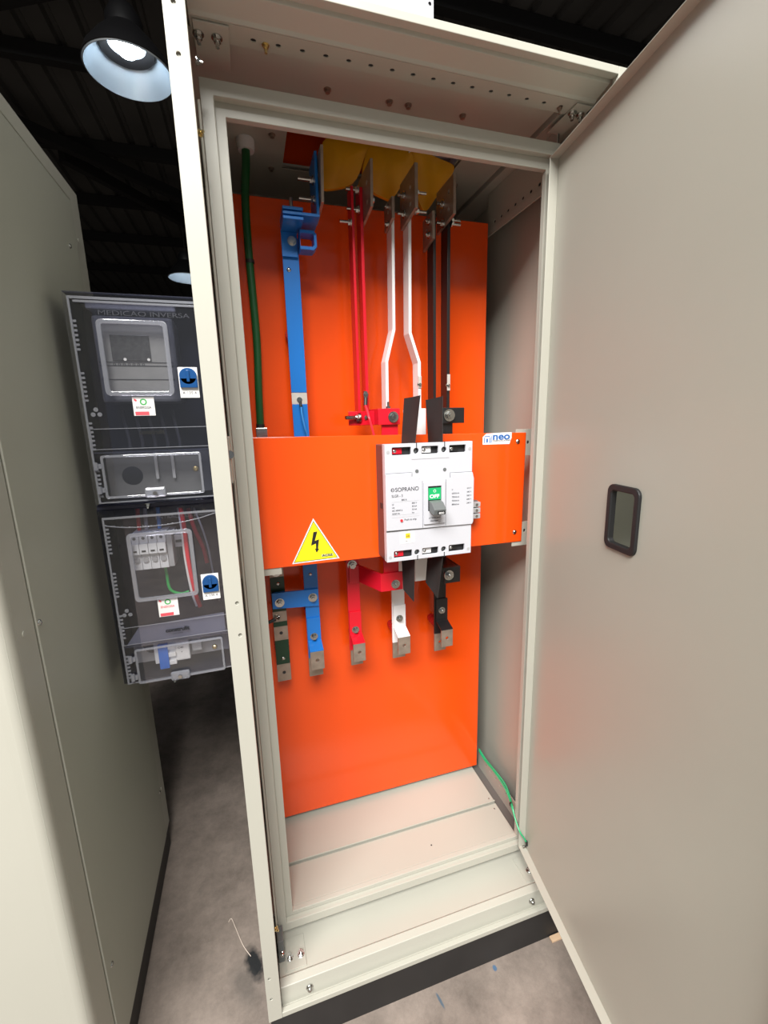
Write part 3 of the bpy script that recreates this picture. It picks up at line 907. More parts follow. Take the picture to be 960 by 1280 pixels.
# neutral (blue): one flat bar from the roof to the lower lug
nb = thing('neutral_busbar', (0.188, 0.33, 0.715), 'blue painted flat busbar, left of the red ones, running behind the orange cover', 'busbar')
x0, x1 = 0.1700, 0.2065
b = MB()
b.box(x0, x1, 0.3270, 0.3330, 0.7690, 1.4370).box(x0, x1, 0.3270, 0.3330, 1.4640, 1.800)
b.build('bar', BLUE, nb, bevel=0.0008)
MB().box(x0, x1, 0.3270, 0.3330, 1.4375, 1.4635).build('bare_band', BARE, nb, label='pale bare band for the blue wire')
end_plate(0.18825, 0.7140, 0.7685, nb)
lower_lug(0.18825, BLUE, nb, 0.8080, 0.8330)
screw((0.188, 0.327, 1.006), (0, -1, 0), 0.0045, nb)
screw((0.182, 0.327, 1.7330), (0, -1, 0), 0.0050, nb)
bolt((0.188, 0.327, 1.4470), (0, -1, 0), 0.0045, nb, 'bolt')
# stacked angle pieces at its top, turning right and up into the roof
b = MB()
b.box(0.1690, 0.2115, 0.255, 0.330, 1.8265, 1.8325)
b.box(0.1690, 0.2115, 0.255, 0.330, 1.8085, 1.8145)
b.box(0.1690, 0.2460, 0.255, 0.330, 1.8175, 1.8235)
b.box(0.2400, 0.2460, 0.255, 0.330, 1.8236, 1.9400)
b.box(0.1690, 0.2040, 0.3200, 0.3265, 1.7580, 1.8084)
b.build('angle_pieces', BLUE, nb, bevel=0.0010)
b = MB()
b.plate([(0.206, 1.7650), (0.236, 1.7650), (0.243, 1.772), (0.243, 1.798), (0.236, 1.8045), (0.206, 1.8045)], [[(0.207, 1.7720), (0.234, 1.7720), (0.237, 1.776), (0.237, 1.794), (0.234, 1.7980), (0.207, 1.7980)]], 'y', 0.290, 0.3245)
b.build('bent_strap', BLUE, nb, bevel=0.0008)
bolt((0.190, 0.278, 1.8326), (0, 0, 1), 0.0068, nb, 'bolt', None, 0.016)
bolt((0.224, 0.285, 1.8236), (0, 0, 1), 0.0055, nb, 'bolt', BRASSY)
bolt((0.192, 0.3198, 1.790), (0, -1, 0), 0.0070, nb, 'bolt', None, 0.001)
for z in (1.897, 1.860):
    bolt((0.2398, 0.280, z), (-1, 0, 0), 0.0065, nb, 'bolt', None, 0.024)
for z, n_ in ((1.6, 1), (1.20, 1), (0.90, 1)):
    standoff(0.188, z, nb)
# tinned tail plate beside the blue angle
tl = MB().plate([(0.240, 1.8400), (0.330, 1.8300), (0.330, 1.935), (0.222, 1.935)], [circ(0.262, 1.899, 0.005), circ(0.262, 1.862, 0.005)], 'x', 0.2478, 0.2538).build('tail_plate', TIN, nb, bevel=0.0006, label='bare tinned tail plate')

# earth bar (dark green with bare bands) at the left
eb = thing('earth_busbar', (0.1035, 0.34, 0.71), 'dark green flat earth bar with bare bands, at the left below the orange cover', 'busbar')
gx0, gx1 = 0.0855, 0.1212
for a, c_, m_ in ((0.7100, 0.7595, 0), (0.7600, 0.8290, 1), (0.8295, 0.8685, 0), (0.8690, 0.8820, 1), (0.8825, 0.9110, 0), (0.9115, 1.0055, 1), (1.0060, 1.0700, 0)):
    if m_:
        MB().box(gx0, gx1, 0.3370, 0.3430, a, c_).build('painted_band', GREEN_DK, eb, label='dark green painted length')
    else:
        MB().box(gx0, gx1, 0.3370, 0.3430, a, c_).build('bare_band', TIN, eb, label='bare metal length')
for z in (0.735, 0.850):
    MB().cyl((0.1035, 0.3372, z), (0.1035, 0.3365, z), 0.0045, 14).build('bolt_hole', DARKIN, eb)
bolt((0.1025, 0.3370, 1.0200), (0, -1, 0), 0.0085, eb, 'bolt', None, 0.002)
screw((0.1050, 0.3370, 0.9870), (0, -1, 0), 0.0050, eb)
screw((0.1040, 0.3370, 0.7760), (0, -1, 0), 0.0048, eb)
bolt((0.0990, 0.3370, 0.8960), (-0.6, -0.7, 0.2), 0.0045, eb, 'bolt', None, 0.006)
MB().cyl((0.092, 0.331, 0.893), (0.070, 0.326, 0.889), 0.0045, 10).build('crimp_sleeve', RUBBER, eb)
for z in (0.80, 1.02):
    standoff(0.1035, z, eb, 0.3895, 0.3445)

# blue link between the neutral bar and the earth bar
lk = thing('neutral_earth_link', (0.145, 0.33, 0.92), 'short horizontal blue link bolted between the earth bar and the blue bar', 'busbar link')
MB().prism([(0.0868, 0.9265), (0.2055, 0.9180), (0.2055, 0.9655), (0.0868, 0.9690)], 'y', 0.3205, 0.3265).build('bar', BLUE, lk, bevel=0.0008)
MB().box(0.0880, 0.1200, 0.3266, 0.3369, 0.930, 0.966).build('spacer', BLUE, lk)
for x_, z in ((0.1050, 0.9420), (0.1900, 0.9440)):
    bolt((x_, 0.3204, z), (0, -1, 0), 0.0082, lk, 'bolt', None, 0.004)

# red phase
rbb = thing('red_busbar', (0.302, 0.33, 0.725), 'red painted flat busbar with bare lug, hanging below the orange cover', 'busbar')
MB().box(0.2845, 0.3188, 0.3270, 0.3330, 0.7700, 1.045).build('bar', RED, rbb, bevel=0.0008)
end_plate(0.3035, 0.7240, 0.7695, rbb, 0.034)
lower_lug(0.3020, RED, rbb, 0.8090, 0.8330, 0.035)
bolt((0.3000, 0.3270, 1.0180), (0, -1, 0), 0.0090, rbb, 'bolt', None, 0.003)
screw((0.3015, 0.3270, 0.9860), (0, -1, 0), 0.0050, rbb)
standoff(0.306, 0.80, rbb, r=0.0115); standoff(0.302, 1.03, rbb)

wbb = thing('white_busbar', (0.430, 0.33, 0.722), 'white painted flat busbar with bare lug, hanging below the breaker', 'busbar')
MB().box(0.4095, 0.4470, 0.3270, 0.3330, 0.7700, 1.045).build('bar', WHITE, wbb, bevel=0.0008)
end_plate(0.4282, 0.7220, 0.7695, wbb)
lower_lug(0.4300, WHITE, wbb, 0.8060, 0.8460)
standoff(0.4240, 0.800, wbb, 0.3895, 0.3345, 0.0115); standoff(0.428, 1.03, wbb)

kbb = thing('black_busbar', (0.556, 0.33, 0.720), 'black painted flat busbar with bare lug, right of the white one below the breaker', 'busbar')
MB().box(0.5385, 0.5750, 0.3270, 0.3330, 0.7750, 1.045).build('bar', BLACK, kbb, bevel=0.0008)
end_plate(0.5568, 0.7200, 0.7745, kbb, 0.036)
lower_lug(0.5600, BLACK, kbb, 0.8050, 0.8500)
standoff(0.5530, 0.800, kbb, 0.3895, 0.3345, 0.0115); standoff(0.556, 1.03, kbb)

# lower links from the breaker to the bars
rl = thing('lower_red_link', (0.38, 0.25, 0.97), 'bent red link below the breaker, bolted at the top of the white bar', 'busbar link')
b = MB()
b.prism([(0.2900, 0.3260), (0.3200, 0.3260), (0.3565, 0.2380), (0.4100, 0.2380), (0.4100, 0.2320), (0.3520, 0.2320), (0.3160, 0.3200), (0.2900, 0.3200)], 'z', 0.9690, 1.0165)
b.build('bar', RED, rl, bevel=0.0010)
MB().box(0.3620, 0.4020, 0.2385, 0.2445, 1.0000, 1.0790).build('riser', RED, rl, bevel=0.0008)
bolt((0.3900, 0.2318, 0.9860), (0, -1, 0), 0.0080, rl, 'bolt', None, 0.004)
screw((0.3395, 0.2715, 1.0020), (-0.9, -0.4, 0), 0.0035, rl)
MB().box(0.3080, 0.3180, 0.3201, 0.3269, 0.985, 1.008).build('spacer', RED, rl)

ws_ = thing('white_stub', (0.457, 0.25, 1.00), 'short white tab below the breaker between the two black barriers', 'busbar link')
MB().box(0.4429, 0.4785, 0.2300, 0.2360, 0.9858, 1.0790).build('tab', WHITE, ws_, bevel=0.0008)

kl = thing('lower_black_link', (0.55, 0.26, 0.97), 'black block-shaped link below the right of the breaker with one big bolt', 'busbar link')
b = MB()
b.box(0.5280, 0.5740, 0.2360, 0.2420, 0.9660, 1.0100)
b.box(0.5680, 0.5740, 0.2421, 0.3260, 0.9660, 1.0100)
b.box(0.5280, 0.5679, 0.2421, 0.3260, 1.0040, 1.0100)
b.build('bar', BLACK, kl, bevel=0.0010)
MB().box(0.4980, 0.5270, 0.2430, 0.2490, 1.0000, 1.0790).build('riser', BLACK, kl, bevel=0.0008)
MB().box(0.5100, 0.5279, 0.2362, 0.2420, 1.0000, 1.0100).build('tab', BLACK, kl)
bolt((0.5400, 0.2358, 0.9890), (0, -1, 0), 0.0095, kl, 'bolt', None, 0.004)

# upper bars: pairs of flat bars on edge
yF, yB = 0.297, 0.335


def upright(th_name, label, m, xs, z0, z1):
    t = thing(th_name, ((xs[0] + xs[-1]) / 2, 0.316, z0), label, 'busbar')
    for xa, xb in zip(xs[::2], xs[1::2]):
        MB().box(xa, xb, yF, yB, z0, z1).build('bar', m, t, bevel=0.0008)
    return t


ru = upright('upper_red_busbar', 'pair of thin red bars on edge rising from the breaker to the cabinet roof', RED, (0.3255, 0.3315, 0.3455, 0.3525), 1.385, 1.905)
b = MB()
b.plate([(0.236, 1.8410), (0.330, 1.8290), (0.330, 1.930), (0.231, 1.9290)], [circ(0.262, 1.897, 0.005), circ(0.262, 1.860, 0.005)], 'x', 0.3528, 0.3590)
b.build('tail_plate', TIN, ru, bevel=0.0006, label='bare tinned tail plate')
for z in (1.893, 1.8540):
    bolt((0.3450, 0.305, z + 0.008), (-1, 0, 0), 0.0068, ru, 'bolt', None, 0.020)
bolt((0.3250, 0.302, 1.8330), (-1, 0, 0), 0.0065, ru, 'bolt', None, 0.018)
bolt((0.3592, 0.255, 1.862), (1, 0, 0), 0.0060, ru, 'bolt')

wu = thing('upper_white_busbar', (0.445, 0.316, 1.39), 'pair of white bars on edge that spread apart as they come down to the breaker', 'busbar')
MB().ribbon([(0.4235, 1.8800), (0.4210, 1.6080), (0.4010, 1.5340), (0.4000, 1.3950)], yF, yB, 'y', 0.0070).build('bar', WHITE, wu, bevel=0.0008)
me_ = wu.children[0].data
# the ribbon above was drawn in (x, z) and swept along y
MB().ribbon([(0.4650, 1.8900), (0.4625, 1.6020), (0.4860, 1.5330), (0.4865, 1.3950)], yF, yB, 'y', 0.0075).build('bar', WHITE, wu, bevel=0.0008)
for (xa, xb, y0, yb, z0, z1, hs) in ((0.4125, 0.4195, 0.272, 0.330, 1.8330, 1.8830, ((0.300, 1.862),)), (0.4530, 0.4605, 0.233, 0.330, 1.8420, 1.9350, ((0.262, 1.899), (0.262, 1.866), (0.31, 1.88)))):
    MB().plate([(y0, z0 + 0.006), (yb, z0 - 0.004), (yb, z1), (y0, z1)], [circ(a_, c_, 0.005) for a_, c_ in hs], 'x', xa, xb).build('tail_plate', TIN, wu, bevel=0.0006, label='bare tinned tail plate')
for z in (1.8960, 1.8580):
    bolt((0.4695, 0.272, z), (1, 0, 0), 0.0060, wu, 'bolt', None, 0.018)
    bolt((0.4528, 0.300, z + 0.004), (-1, 0, 0), 0.0065, wu, 'bolt', None, 0.008)
MB().cyl((0.4606, 0.272, 1.8960), (0.4694, 0.272, 1.8960), 0.006, 12).cyl((0.4606, 0.272, 1.8580), (0.4694, 0.272, 1.8580), 0.006, 12).build('bolt_shank', ZINC, wu)
for z in (1.869, 1.8330):
    bolt((0.4123, 0.300, z + 0.004), (-1, 0, 0), 0.0050, wu, 'bolt', None, 0.002)
bolt((0.4855, 0.2968, 1.4800), (0, -1, 0), 0.0040, wu, 'bolt', None, 0.003)
MB().box(0.4820, 0.4900, 0.2945, 0.2968, 1.4720, 1.5000).build('bare_band', BARE, wu)

ku = upright('upper_black_busbar', 'pair of black bars on edge rising to the cabinet roof, rightmost of the bars', BLACK, (0.5240, 0.5310, 0.5610, 0.5690), 1.385, 1.87)
for (xa, xb, y0, yb, z0, z1, hs) in ((0.5165, 0.5232, 0.285, 0.345, 1.8050, 1.8700, ((0.318, 1.84),)), (0.5530, 0.5602, 0.250, 0.345, 1.8470, 1.9350, ((0.275, 1.908), (0.275, 1.872), (0.318, 1.885)))):
    MB().plate([(y0, z0 + 0.006), (yb, z0 - 0.004), (yb, z1), (y0, z1)], [circ(a_, c_, 0.005) for a_, c_ in hs], 'x', xa, xb).build('tail_plate', TIN, ku, bevel=0.0006, label='bare tinned tail plate')
for z in (1.893, 1.8520):
    bolt((0.5692, 0.298, z if z < 1.86 else 1.8600), (1, 0, 0), 0.0060, ku, 'bolt', None, 0.018)
    bolt((0.5528, 0.305, z + 0.002), (-1, 0, 0), 0.0070, ku, 'bolt', None, 0.008)
for z in (1.855, 1.8260):
    bolt((0.5163, 0.305, z), (-1, 0, 0), 0.0060, ku, 'bolt', None, 0.002)
bolt((0.5640, 0.2968, 1.4780), (0, -1, 0), 0.0040, ku, 'bolt', None, 0.003)
MB().box(0.5610, 0.5690, 0.2945, 0.2968, 1.4650, 1.5050).build('bare_band', BARE, ku)

# upper links to the breaker
ul = thing('upper_red_link', (0.36, 0.25, 1.38), 'bent red link above the breaker joining the red bars, with one big bolt', 'busbar link')
b = MB()
b.prism([(0.3540, 0.3300), (0.3600, 0.3300), (0.3600, 0.2300), (0.4070, 0.2300), (0.4070, 0.2240), (0.3540, 0.2240)], 'z', 1.3835, 1.4205)
b.prism([(0.2990, 0.2960), (0.3245, 0.2960), (0.3535, 0.2600), (0.3535, 0.2540), (0.3200, 0.2900), (0.2990, 0.2900)], 'z', 1.3835, 1.4165)
b.build('bar', RED, ul, bevel=0.0010)
MB().box(0.3640, 0.4040, 0.2310, 0.2370, 1.3450, 1.4000).build('riser', RED, ul, bevel=0.0008)
bolt((0.3900, 0.2238, 1.4010), (0, -1, 0), 0.0088, ul, 'bolt', None, 0.003)
bolt((0.3240, 0.285, 1.4020), (-1, -0.25, 0), 0.0085, ul, 'bolt', None, 0.026)
bolt((0.3395, 0.2730, 1.4010), (0.4, -1, 0), 0.0050, ul, 'bolt', None, 0.006)
bolt((0.3900, 0.260, 1.4206), (0, 0, 1), 0.0050, ul, 'bolt', None, 0.010)
MB().box(0.380, 0.402, 0.2301, 0.275, 1.4160, 1.4205).build('lip', RED, ul)

wst = thing('upper_white_stub', (0.46, 0.22, 1.345), 'white upright tab above the breaker between the two black barriers', 'busbar link')
MB().box(0.4410, 0.4700, 0.2180, 0.2240, 1.3450, 1.4190).build('tab', WHITE, wst, bevel=0.0008)
MB().box(0.4400, 0.4470, 0.2241, 0.2960, 1.3835, 1.4180).build('side_arm', WHITE, wst, bevel=0.0008)

kul = thing('upper_black_link', (0.548, 0.24, 1.345), 'black link above the right end of the breaker with one big bolt', 'busbar link')
b = MB()
b.prism([(0.4950, 0.2240), (0.5740, 0.2240), (0.5740, 0.2300), (0.5600, 0.2300), (0.5600, 0.2960), (0.5540, 0.2960), (0.5540, 0.2300), (0.4950, 0.2300)], 'z', 1.3830, 1.4200)
b.build('bar', BLACK, kul, bevel=0.0010)
MB().box(0.5100, 0.5460, 0.2310, 0.2370, 1.3450, 1.4000).build('riser', BLACK, kul, bevel=0.0008)
bolt((0.5330, 0.2238, 1.4020), (0, -1, 0), 0.0100, kul, 'bolt', None, 0.003)


# ------------------------------------------------------------------ yellow covers hanging from the duct
def leaf(outline, y0, dy_top, bulge, label):
    """rounded flexible cover: outline in (x, z), cushioned towards the viewer"""
    cx = sum(p[0] for p in outline) / len(outline)
    cz = sum(p[1] for p in outline) / len(outline)
    b = MB()
    n = 6
    zmin = min(p[1] for p in outline)
    rings_f, rings_b = [], []
    dense = []
    N = len(outline)
    for i in range(N):      # smooth outline
        a, b_, c, d = [Vector(outline[(i + k - 1) % N]) for k in range(4)]
        for k in range(4):
            t = k / 4
            dense.append(0.5 * ((2 * b_) + (c - a) * t + (2 * a - 5 * b_ + 4 * c - d) * t * t + (-a + 3 * b_ - 3 * c + d) * t ** 3))
    for k in range(n + 1):
        s = 1 - k / n
        if k == n:
            s = 0.03
        f, bk = [], []
        for p in dense:
            x_ = cx + (p.x - cx) * s
            z_ = cz + (p.y - cz) * s
            yy = y0 - dy_top * (z_ - zmin) - bulge * (1 - s * s) + 0.004 * math.sin(70 * (x_ - cx))
            f.append(b._v((x_, yy, z_)))
            bk.append(b._v((x_, yy + 0.010 + bulge * (1 - s * s) * 0.6, z_)))
        rings_f.append(f); rings_b.append(bk)
    m = len(dense)
    for R_ in (rings_f, rings_b):
        for r0, r1 in zip(R_, R_[1:]):
            for i in range(m):
                b._f([r0[i], r0[(i + 1) % m], r1[(i + 1) % m], r1[i]])
        b._f(R_[-1])
    for i in range(m):
        b._f([rings_f[0][i], rings_f[0][(i + 1) % m], rings_b[0][(i + 1) % m], rings_b[0][i]])
    o = b.build('insulating_cover', YELLOW, smooth=True)
    return tag(o, label, 'cover', 'yellow covers under the cabinet roof')


leaf([(0.2794, 2.0132), (0.3136, 2.0256), (0.3498, 2.0277), (0.3964, 2.0246), (0.3767, 1.9956), (0.3581, 1.9542), (0.3239, 1.9304), (0.2763, 1.9242), (0.2763, 1.9697)], 0.362, 0.10, 0.006, 'broad yellow cover nearest the blue bar, leftmost under the cabinet roof')
leaf([(0.3775, 1.9965), (0.3926, 2.0197), (0.4330, 2.0287), (0.4720, 2.0236), (0.4937, 1.9962), (0.4650, 1.9451), (0.4419, 1.9164), (0.4326, 1.9149), (0.3934, 1.9244), (0.3705, 1.9579)], 0.356, 0.10, 0.009, 'yellow cover between the red and white bars, with a crease down its middle')
leaf([(0.4885, 2.0205), (0.5430, 2.0225), (0.5920, 2.0111), (0.6034, 1.9941), (0.5668, 1.9436), (0.5347, 1.9041), (0.5144, 1.9180), (0.4947, 1.9746)], 0.366, 0.10, 0.007, 'yellow cover above the black bars, rightmost under the cabinet roof')

# ------------------------------------------------------------------ cables
gc = thing('green_cable', (0.1, 0.35, 1.36), 'thick dark green cable coming down from the cabinet roof on the left', 'cable')
MB().tube([(0.1105, 0.362, 1.9970), (0.1075, 0.356, 1.950), (0.1000, 0.355, 1.880), (0.0985, 0.358, 1.765), (0.1010, 0.358, 1.595), (0.0960, 0.352, 1.47), (0.0930, 0.350, 1.375)], 0.0090, 12).build('sheath', GREEN, gc, smooth=True)
MB().lathe([(0.001, 0.0), (0.017, 0.0), (0.019, 0.008), (0.019, 0.022), (0.001, 0.022)], (0.1100, 0.361, 1.9755), 18).build('gland', GLAND, gc, smooth=True, label='white nylon gland')
MB().tube([(0.0995, 0.3570, 1.757), (0.0997, 0.357, 1.750)], 0.0098, 12).build('cable_tie', RUBBER, gc, smooth=True)
b = MB()
b.box(0.0820, 0.1080, 0.3365, 0.3640, 1.3560, 1.3830)
b.build('lug_block', ZINC, gc, bevel=0.001)
MB().tube([(0.0935, 0.350, 1.392), (0.0930, 0.350, 1.3800)], 0.0100, 12).build('sleeve', RUBBER, gc, smooth=True)

bw = thing('blue_wire', (0.19, 0.32, 1.36), 'thin blue wire bolted to the pale band of the blue bar', 'wire')
MB().tube([(0.1885, 0.318, 1.442), (0.1890, 0.312, 1.430)], 0.0035, 8).build('ring_terminal', RUBBER, bw)
MB().tube([(0.1890, 0.312, 1.430), (0.1900, 0.310, 1.41), (0.1950, 0.312, 1.38), (0.2000, 0.318, 1.362), (0.200, 0.32, 1.345)], 0.0020, 8).build('insulation', mat('sky_blue_insulation', (0.05, 0.30, 0.75), 0.35), bw)
rw = thing('red_wire', (0.35, 0.28, 1.36), 'thin bright red wire in front of the red link, running behind the cover', 'wire')
MB().tube([(0.3430, 0.290, 1.4480), (0.3400, 0.284, 1.4300)], 0.0045, 8).build('sleeve', RUBBER, rw)
MB().tube([(0.3400, 0.284, 1.4310), (0.3380, 0.250, 1.405), (0.3420, 0.245, 1.385), (0.3480, 0.245, 1.360), (0.349, 0.245, 1.345)], 0.0028, 8).build('insulation', mat('bright_red_insulation', (0.85, 0.03, 0.05), 0.35), rw)
bolt((0.3430, 0.290, 1.4560), (0, -1, 0), 0.0042, rw, 'ring_terminal', None, 0.004)
MB().box(0.3385, 0.3475, 0.2905, 0.2962, 1.4480, 1.4640).build('terminal_tongue', ZINC, rw)

gw_ = thing('green_earth_wire', (0.72, 0.2, 0.207), 'light green earth wires looping along the floor rail to the foot of the inner door', 'wire')
for dz, dx in ((0.0, 0.0), (0.007, 0.003)):
    MB().tube([(0.7400, 0.405, 0.262 + dz), (0.7370 + dx, 0.36, 0.2620 + dz * 0.5), (0.7360, 0.30, 0.2700 + dz), (0.7330 + dx, 0.235, 0.2720 + dz), (0.7220 + dx, 0.185, 0.2700), (0.7040 + dx * 0.5, 0.152, 0.2900 + dz * 0.5), (0.7010 - dx * 0.5, 0.125, 0.2700 + dz * 0.5), (0.6990, 0.1010, 0.2560), (0.7080, 0.0950, 0.2400), (0.7150, 0.0915, 0.2250)], 0.0022, 8).build('wire_loop', GREEN_LT, gw_)
MB().cyl((0.7145, 0.0918, 0.2290), (0.7170, 0.0908, 0.2160), 0.0036, 10).build('crimp_sleeve', RUBBER, gw_)
MB().tube([(0.7150, 0.172, 0.2760), (0.7090, 0.160, 0.2840)], 0.0052, 8).build('cable_tie', RUBBER, gw_)


# ------------------------------------------------------------------ meter boxes
def meter_box(zb, zt, label, gap_z, upper):
    X0, X1, Y0, Y1 = -0.270, -0.008, 0.300, 0.430
    t = thing('meter_box', ((X0 + X1) / 2, 0.37, zb), label, 'meter box', 'clear-fronted meter boxes on the left')
    b = MB()
    b.box(X0, X1, Y1 - 0.003, Y1, zb, zt)
    b.box(X0, X0 + 0.003, Y0 + 0.022, Y1 - 0.003, zb, zt).box(X1 - 0.003, X1, Y0 + 0.022, Y1 - 0.003, zb, zt)
    b.box(X0 + 0.003, X1 - 0.003, Y0 + 0.022, Y1 - 0.003, zb, zb + 0.003).box(X0 + 0.003, X1 - 0.003, Y0 + 0.022, Y1 - 0.003, zt - 0.003, zt)
    b.build('back_box', NAVY, t)
    # clear lid: face plate with the window and lower hatch openings
    wx0, wx1, wz0, wz1 = (-0.205, -0.086, 1.4630, 1.6010) if upper else (-0.2075, -0.0845, 1.0065, 1.1560)
    hx0, hx1, hz0, hz1 = (-0.238, -0.044, 1.2440, 1.3330) if upper else (-0.230, -0.040, 0.7990, 0.8830)
    lid = MB()
    r_ = 0.016
    lid.plate([(X0 + r_, zb + 0.010), (X1 - r_ * 0.5, zb + 0.010), (X1 - r_ * 0.5, zt - r_), (X0 + r_, zt - r_)], [rrect(wx0, wx1, wz0, wz1, 0.006, 3), rrect(hx0, hx1, hz0, hz1, 0.004, 3)], 'y', Y0, Y0 + 0.002)
    lo = lid.build('lid', CLEAR, t)
    # bevelled flanks of the lid
    fl = MB()
    a = [(X0 + r_, Y0), (X0, Y0 + 0.022)]

    def quad(p, q, r, s):
        vs = [fl._v(v) for v in (p, q, r, s)]
        fl._f(vs)
        vs2 = [fl._v(Vector(v) + Vector((0, 0.0015, 0))) for v in (p, q, r, s)]
        fl._f(vs2[::-1])
    xi0, xi1, zi0, zi1 = X0 + r_, X1 - r_ * 0.5, zb + 0.010, zt - r_
    yb_ = Y0 + 0.021
    quad((X0, yb_, zb), (xi0, Y0, zi0), (xi0, Y0, zi1), (X0, yb_, zt))
    quad((X1, yb_, zb), (xi1, Y0, zi0), (xi1, Y0, zi1), (X1, yb_, zt))
    quad((X0, yb_, zt), (xi0, Y0, zi1), (xi1, Y0, zi1), (X1, yb_, zt))
    quad((X0, yb_, zb), (xi0, Y0, zi0), (xi1, Y0, zi0), (X1, yb_, zb))
    fl.build('lid_flank', CLEAR, lo)
    rim = MB()
    rim.plate([(xi0 - 0.002, zi0 - 0.001), (xi1 + 0.001, zi0 - 0.001), (xi1 + 0.001, zi1 + 0.002), (xi0 - 0.002, zi1 + 0.002)], [[(xi0 + 0.002, zi0 + 0.002), (xi1 - 0.002, zi0 + 0.002), (xi1 - 0.002, zi1 - 0.003), (xi0 + 0.002, zi1 - 0.003)]], 'y', Y0 - 0.001, Y0 - 0.0002)
    rim.build('lid_edge', CLEAR_RIM, lo)
    if upper:
        MB().box(X0 + 0.024, X1 - 0.014, Y0 - 0.0030, Y0 - 0.0002, zt - 0.026, zt - 0.0215).build('lid_streak', CLEAR_RIM, lo, bevel=0.001)  # hazy bar added as the bright highlight along the lid's top
    else:
        MB().tube([(-0.252, Y0 - 0.001, 1.183), (-0.205, Y0 - 0.001, 1.175), (-0.130, Y0 - 0.001, 1.175), (-0.070, Y0 - 0.001, 1.182), (-0.022, Y0 - 0.001, 1.194)], 0.0012, 6).build('lid_streak', CLEAR_RIM, lo)  # pale curved line across the top of the lid
    # ribbed grips along the left flank
    gr = 4 if upper else 4
    for k in range(gr):
        zc = zt - 0.09 - k * (zt - zb - 0.14) / (gr - 1) if upper else zt - 0.07 - k * (zt - zb - 0.12) / (gr - 1)
        b = MB()
        for j in range(7):
            z_ = zc - 0.027 + j * 0.009
            b.box(X0 + 0.0185, X0 + 0.0245, Y0 - 0.0016, Y0 - 0.0002, z_, z_ + 0.0045)
        b.build('grip_ribs', CLEAR_RIM, lo)
    # window: raised frame and pane
    wf = MB()
    wf.plate(rrect(wx0 - 0.006, wx1 + 0.006, wz0 - 0.006, wz1 + 0.006, 0.010, 4), [rrect(wx0 + 0.003, wx1 - 0.003, wz0 + 0.003, wz1 - 0.003, 0.005, 4)], 'y', Y0 - 0.008, Y0 - 0.0012)
    wfo = wf.build('window_surround', CLEAR_RIM, t, bevel=0.0015, label='raised clear frame of the reading window')
    MB().box(wx0 + 0.0032, wx1 - 0.0032, Y0 - 0.0050, Y0 - 0.0035, wz0 + 0.0032, wz1 - 0.0032).build('pane', CLEAR_WIN, wfo)
    # hatch
    hf = MB()
    hf.plate(rrect(hx0 - 0.002, hx1 + 0.002, hz0 - 0.002, hz1 + 0.002, 0.005, 3), [rrect(hx0 + 0.003, hx1 - 0.003, hz0 + 0.003, hz1 - 0.003, 0.003, 3)], 'y', Y0 - 0.006, Y0 - 0.0012)
    ho = hf.build('hatch', CLEAR_RIM, t, bevel=0.001, label='clear hatch over the lower compartment')
    MB().box(hx0 + 0.0032, hx1 - 0.0032, Y0 - 0.0045, Y0 - 0.0035, hz0 + 0.0032, hz1 - 0.0032).build('pane', CLEAR_WIN, ho)
    lx = (-0.142 if upper else -0.140)
    MB().box(lx - 0.021, lx + 0.021, Y0 - 0.014, Y0 - 0.0062, hz0 - 0.004, hz0 + 0.018).build('latch', CLEAR_RIM, ho, bevel=0.004)
    MB().cyl((lx, Y0 - 0.0145, hz0 + 0.006), (lx, Y0 - 0.018, hz0 + 0.006), 0.0045, 12).build('latch_pin', ZINC, ho)
    for z_ in (hz0 + 0.018, hz1 - 0.020):
        b = MB()
        b.cyl((hx0 - 0.012, Y0 - 0.006, z_ - 0.008), (hx0 - 0.012, Y0 - 0.006, z_ + 0.008), 0.0045, 12)
        b.cyl((hx0 - 0.004, Y0 - 0.006, z_ - 0.005), (hx0 - 0.004, Y0 - 0.006, z_ + 0.005), 0.0035, 12)
        b.build('hatch_hinge', CLEAR_RIM, ho, smooth=True)
    screw((hx1 - 0.014 if upper else hx1 - 0.020, Y0 + 0.016, hz0 + 0.052), (0, -1, 0), 0.0065, t, 'brass_screw', BRASSY)
    # divider between the upper and the lower compartment
    MB().box(X0 + 0.018, X1 - 0.012, Y0 + 0.003, Y0 + 0.012, hz1 + 0.006, hz1 + 0.0085).build('divider', CLEAR_RIM, t)
    b = MB()
    b.plate([(X0 + 0.018, hz1 + 0.014), (X1 - 0.012, hz1 + 0.014), (X1 - 0.012, hz1 + 0.058), (X0 + 0.018, hz1 + 0.058)], [[(X0 + 0.0195, hz1 + 0.0155), (X1 - 0.0135, hz1 + 0.0155), (X1 - 0.0135, hz1 + 0.0565), (X0 + 0.0195, hz1 + 0.0565)]], 'y', Y0 - 0.001, Y0 - 0.0002)
    b.build('moulded_panel_edge', CLEAR_RIM, lo)
    # blue seal knob with its label plate
    kz = 1.4970 if upper else 1.0290
    kx = -0.0500 if upper else -0.0515
    sp = MB().box(kx - 0.0200, kx + 0.0190, Y0 - 0.0030, Y0 - 0.0004, kz - 0.0450, kz + 0.0190).build('seal_plate', STICK, t, bevel=0.001, label='white plate of the blue seal knob')
    b = MB()
    b.cyl((kx, Y0 - 0.0032, kz), (kx, Y0 - 0.010, kz), 0.0175, 28)
    b.box(kx - 0.0175, kx + 0.0175, Y0 - 0.010, Y0 - 0.0032, kz - 0.024, kz - 0.004)
    b.build('seal_knob', BLUECAP, sp, bevel=0.001, label='round blue seal knob')
    MB().box(kx - 0.003, kx + 0.003, Y0 - 0.0135, Y0 - 0.0102, kz - 0.012, kz + 0.012).build('seal_tab', BLUECAP, sp, bevel=0.001)
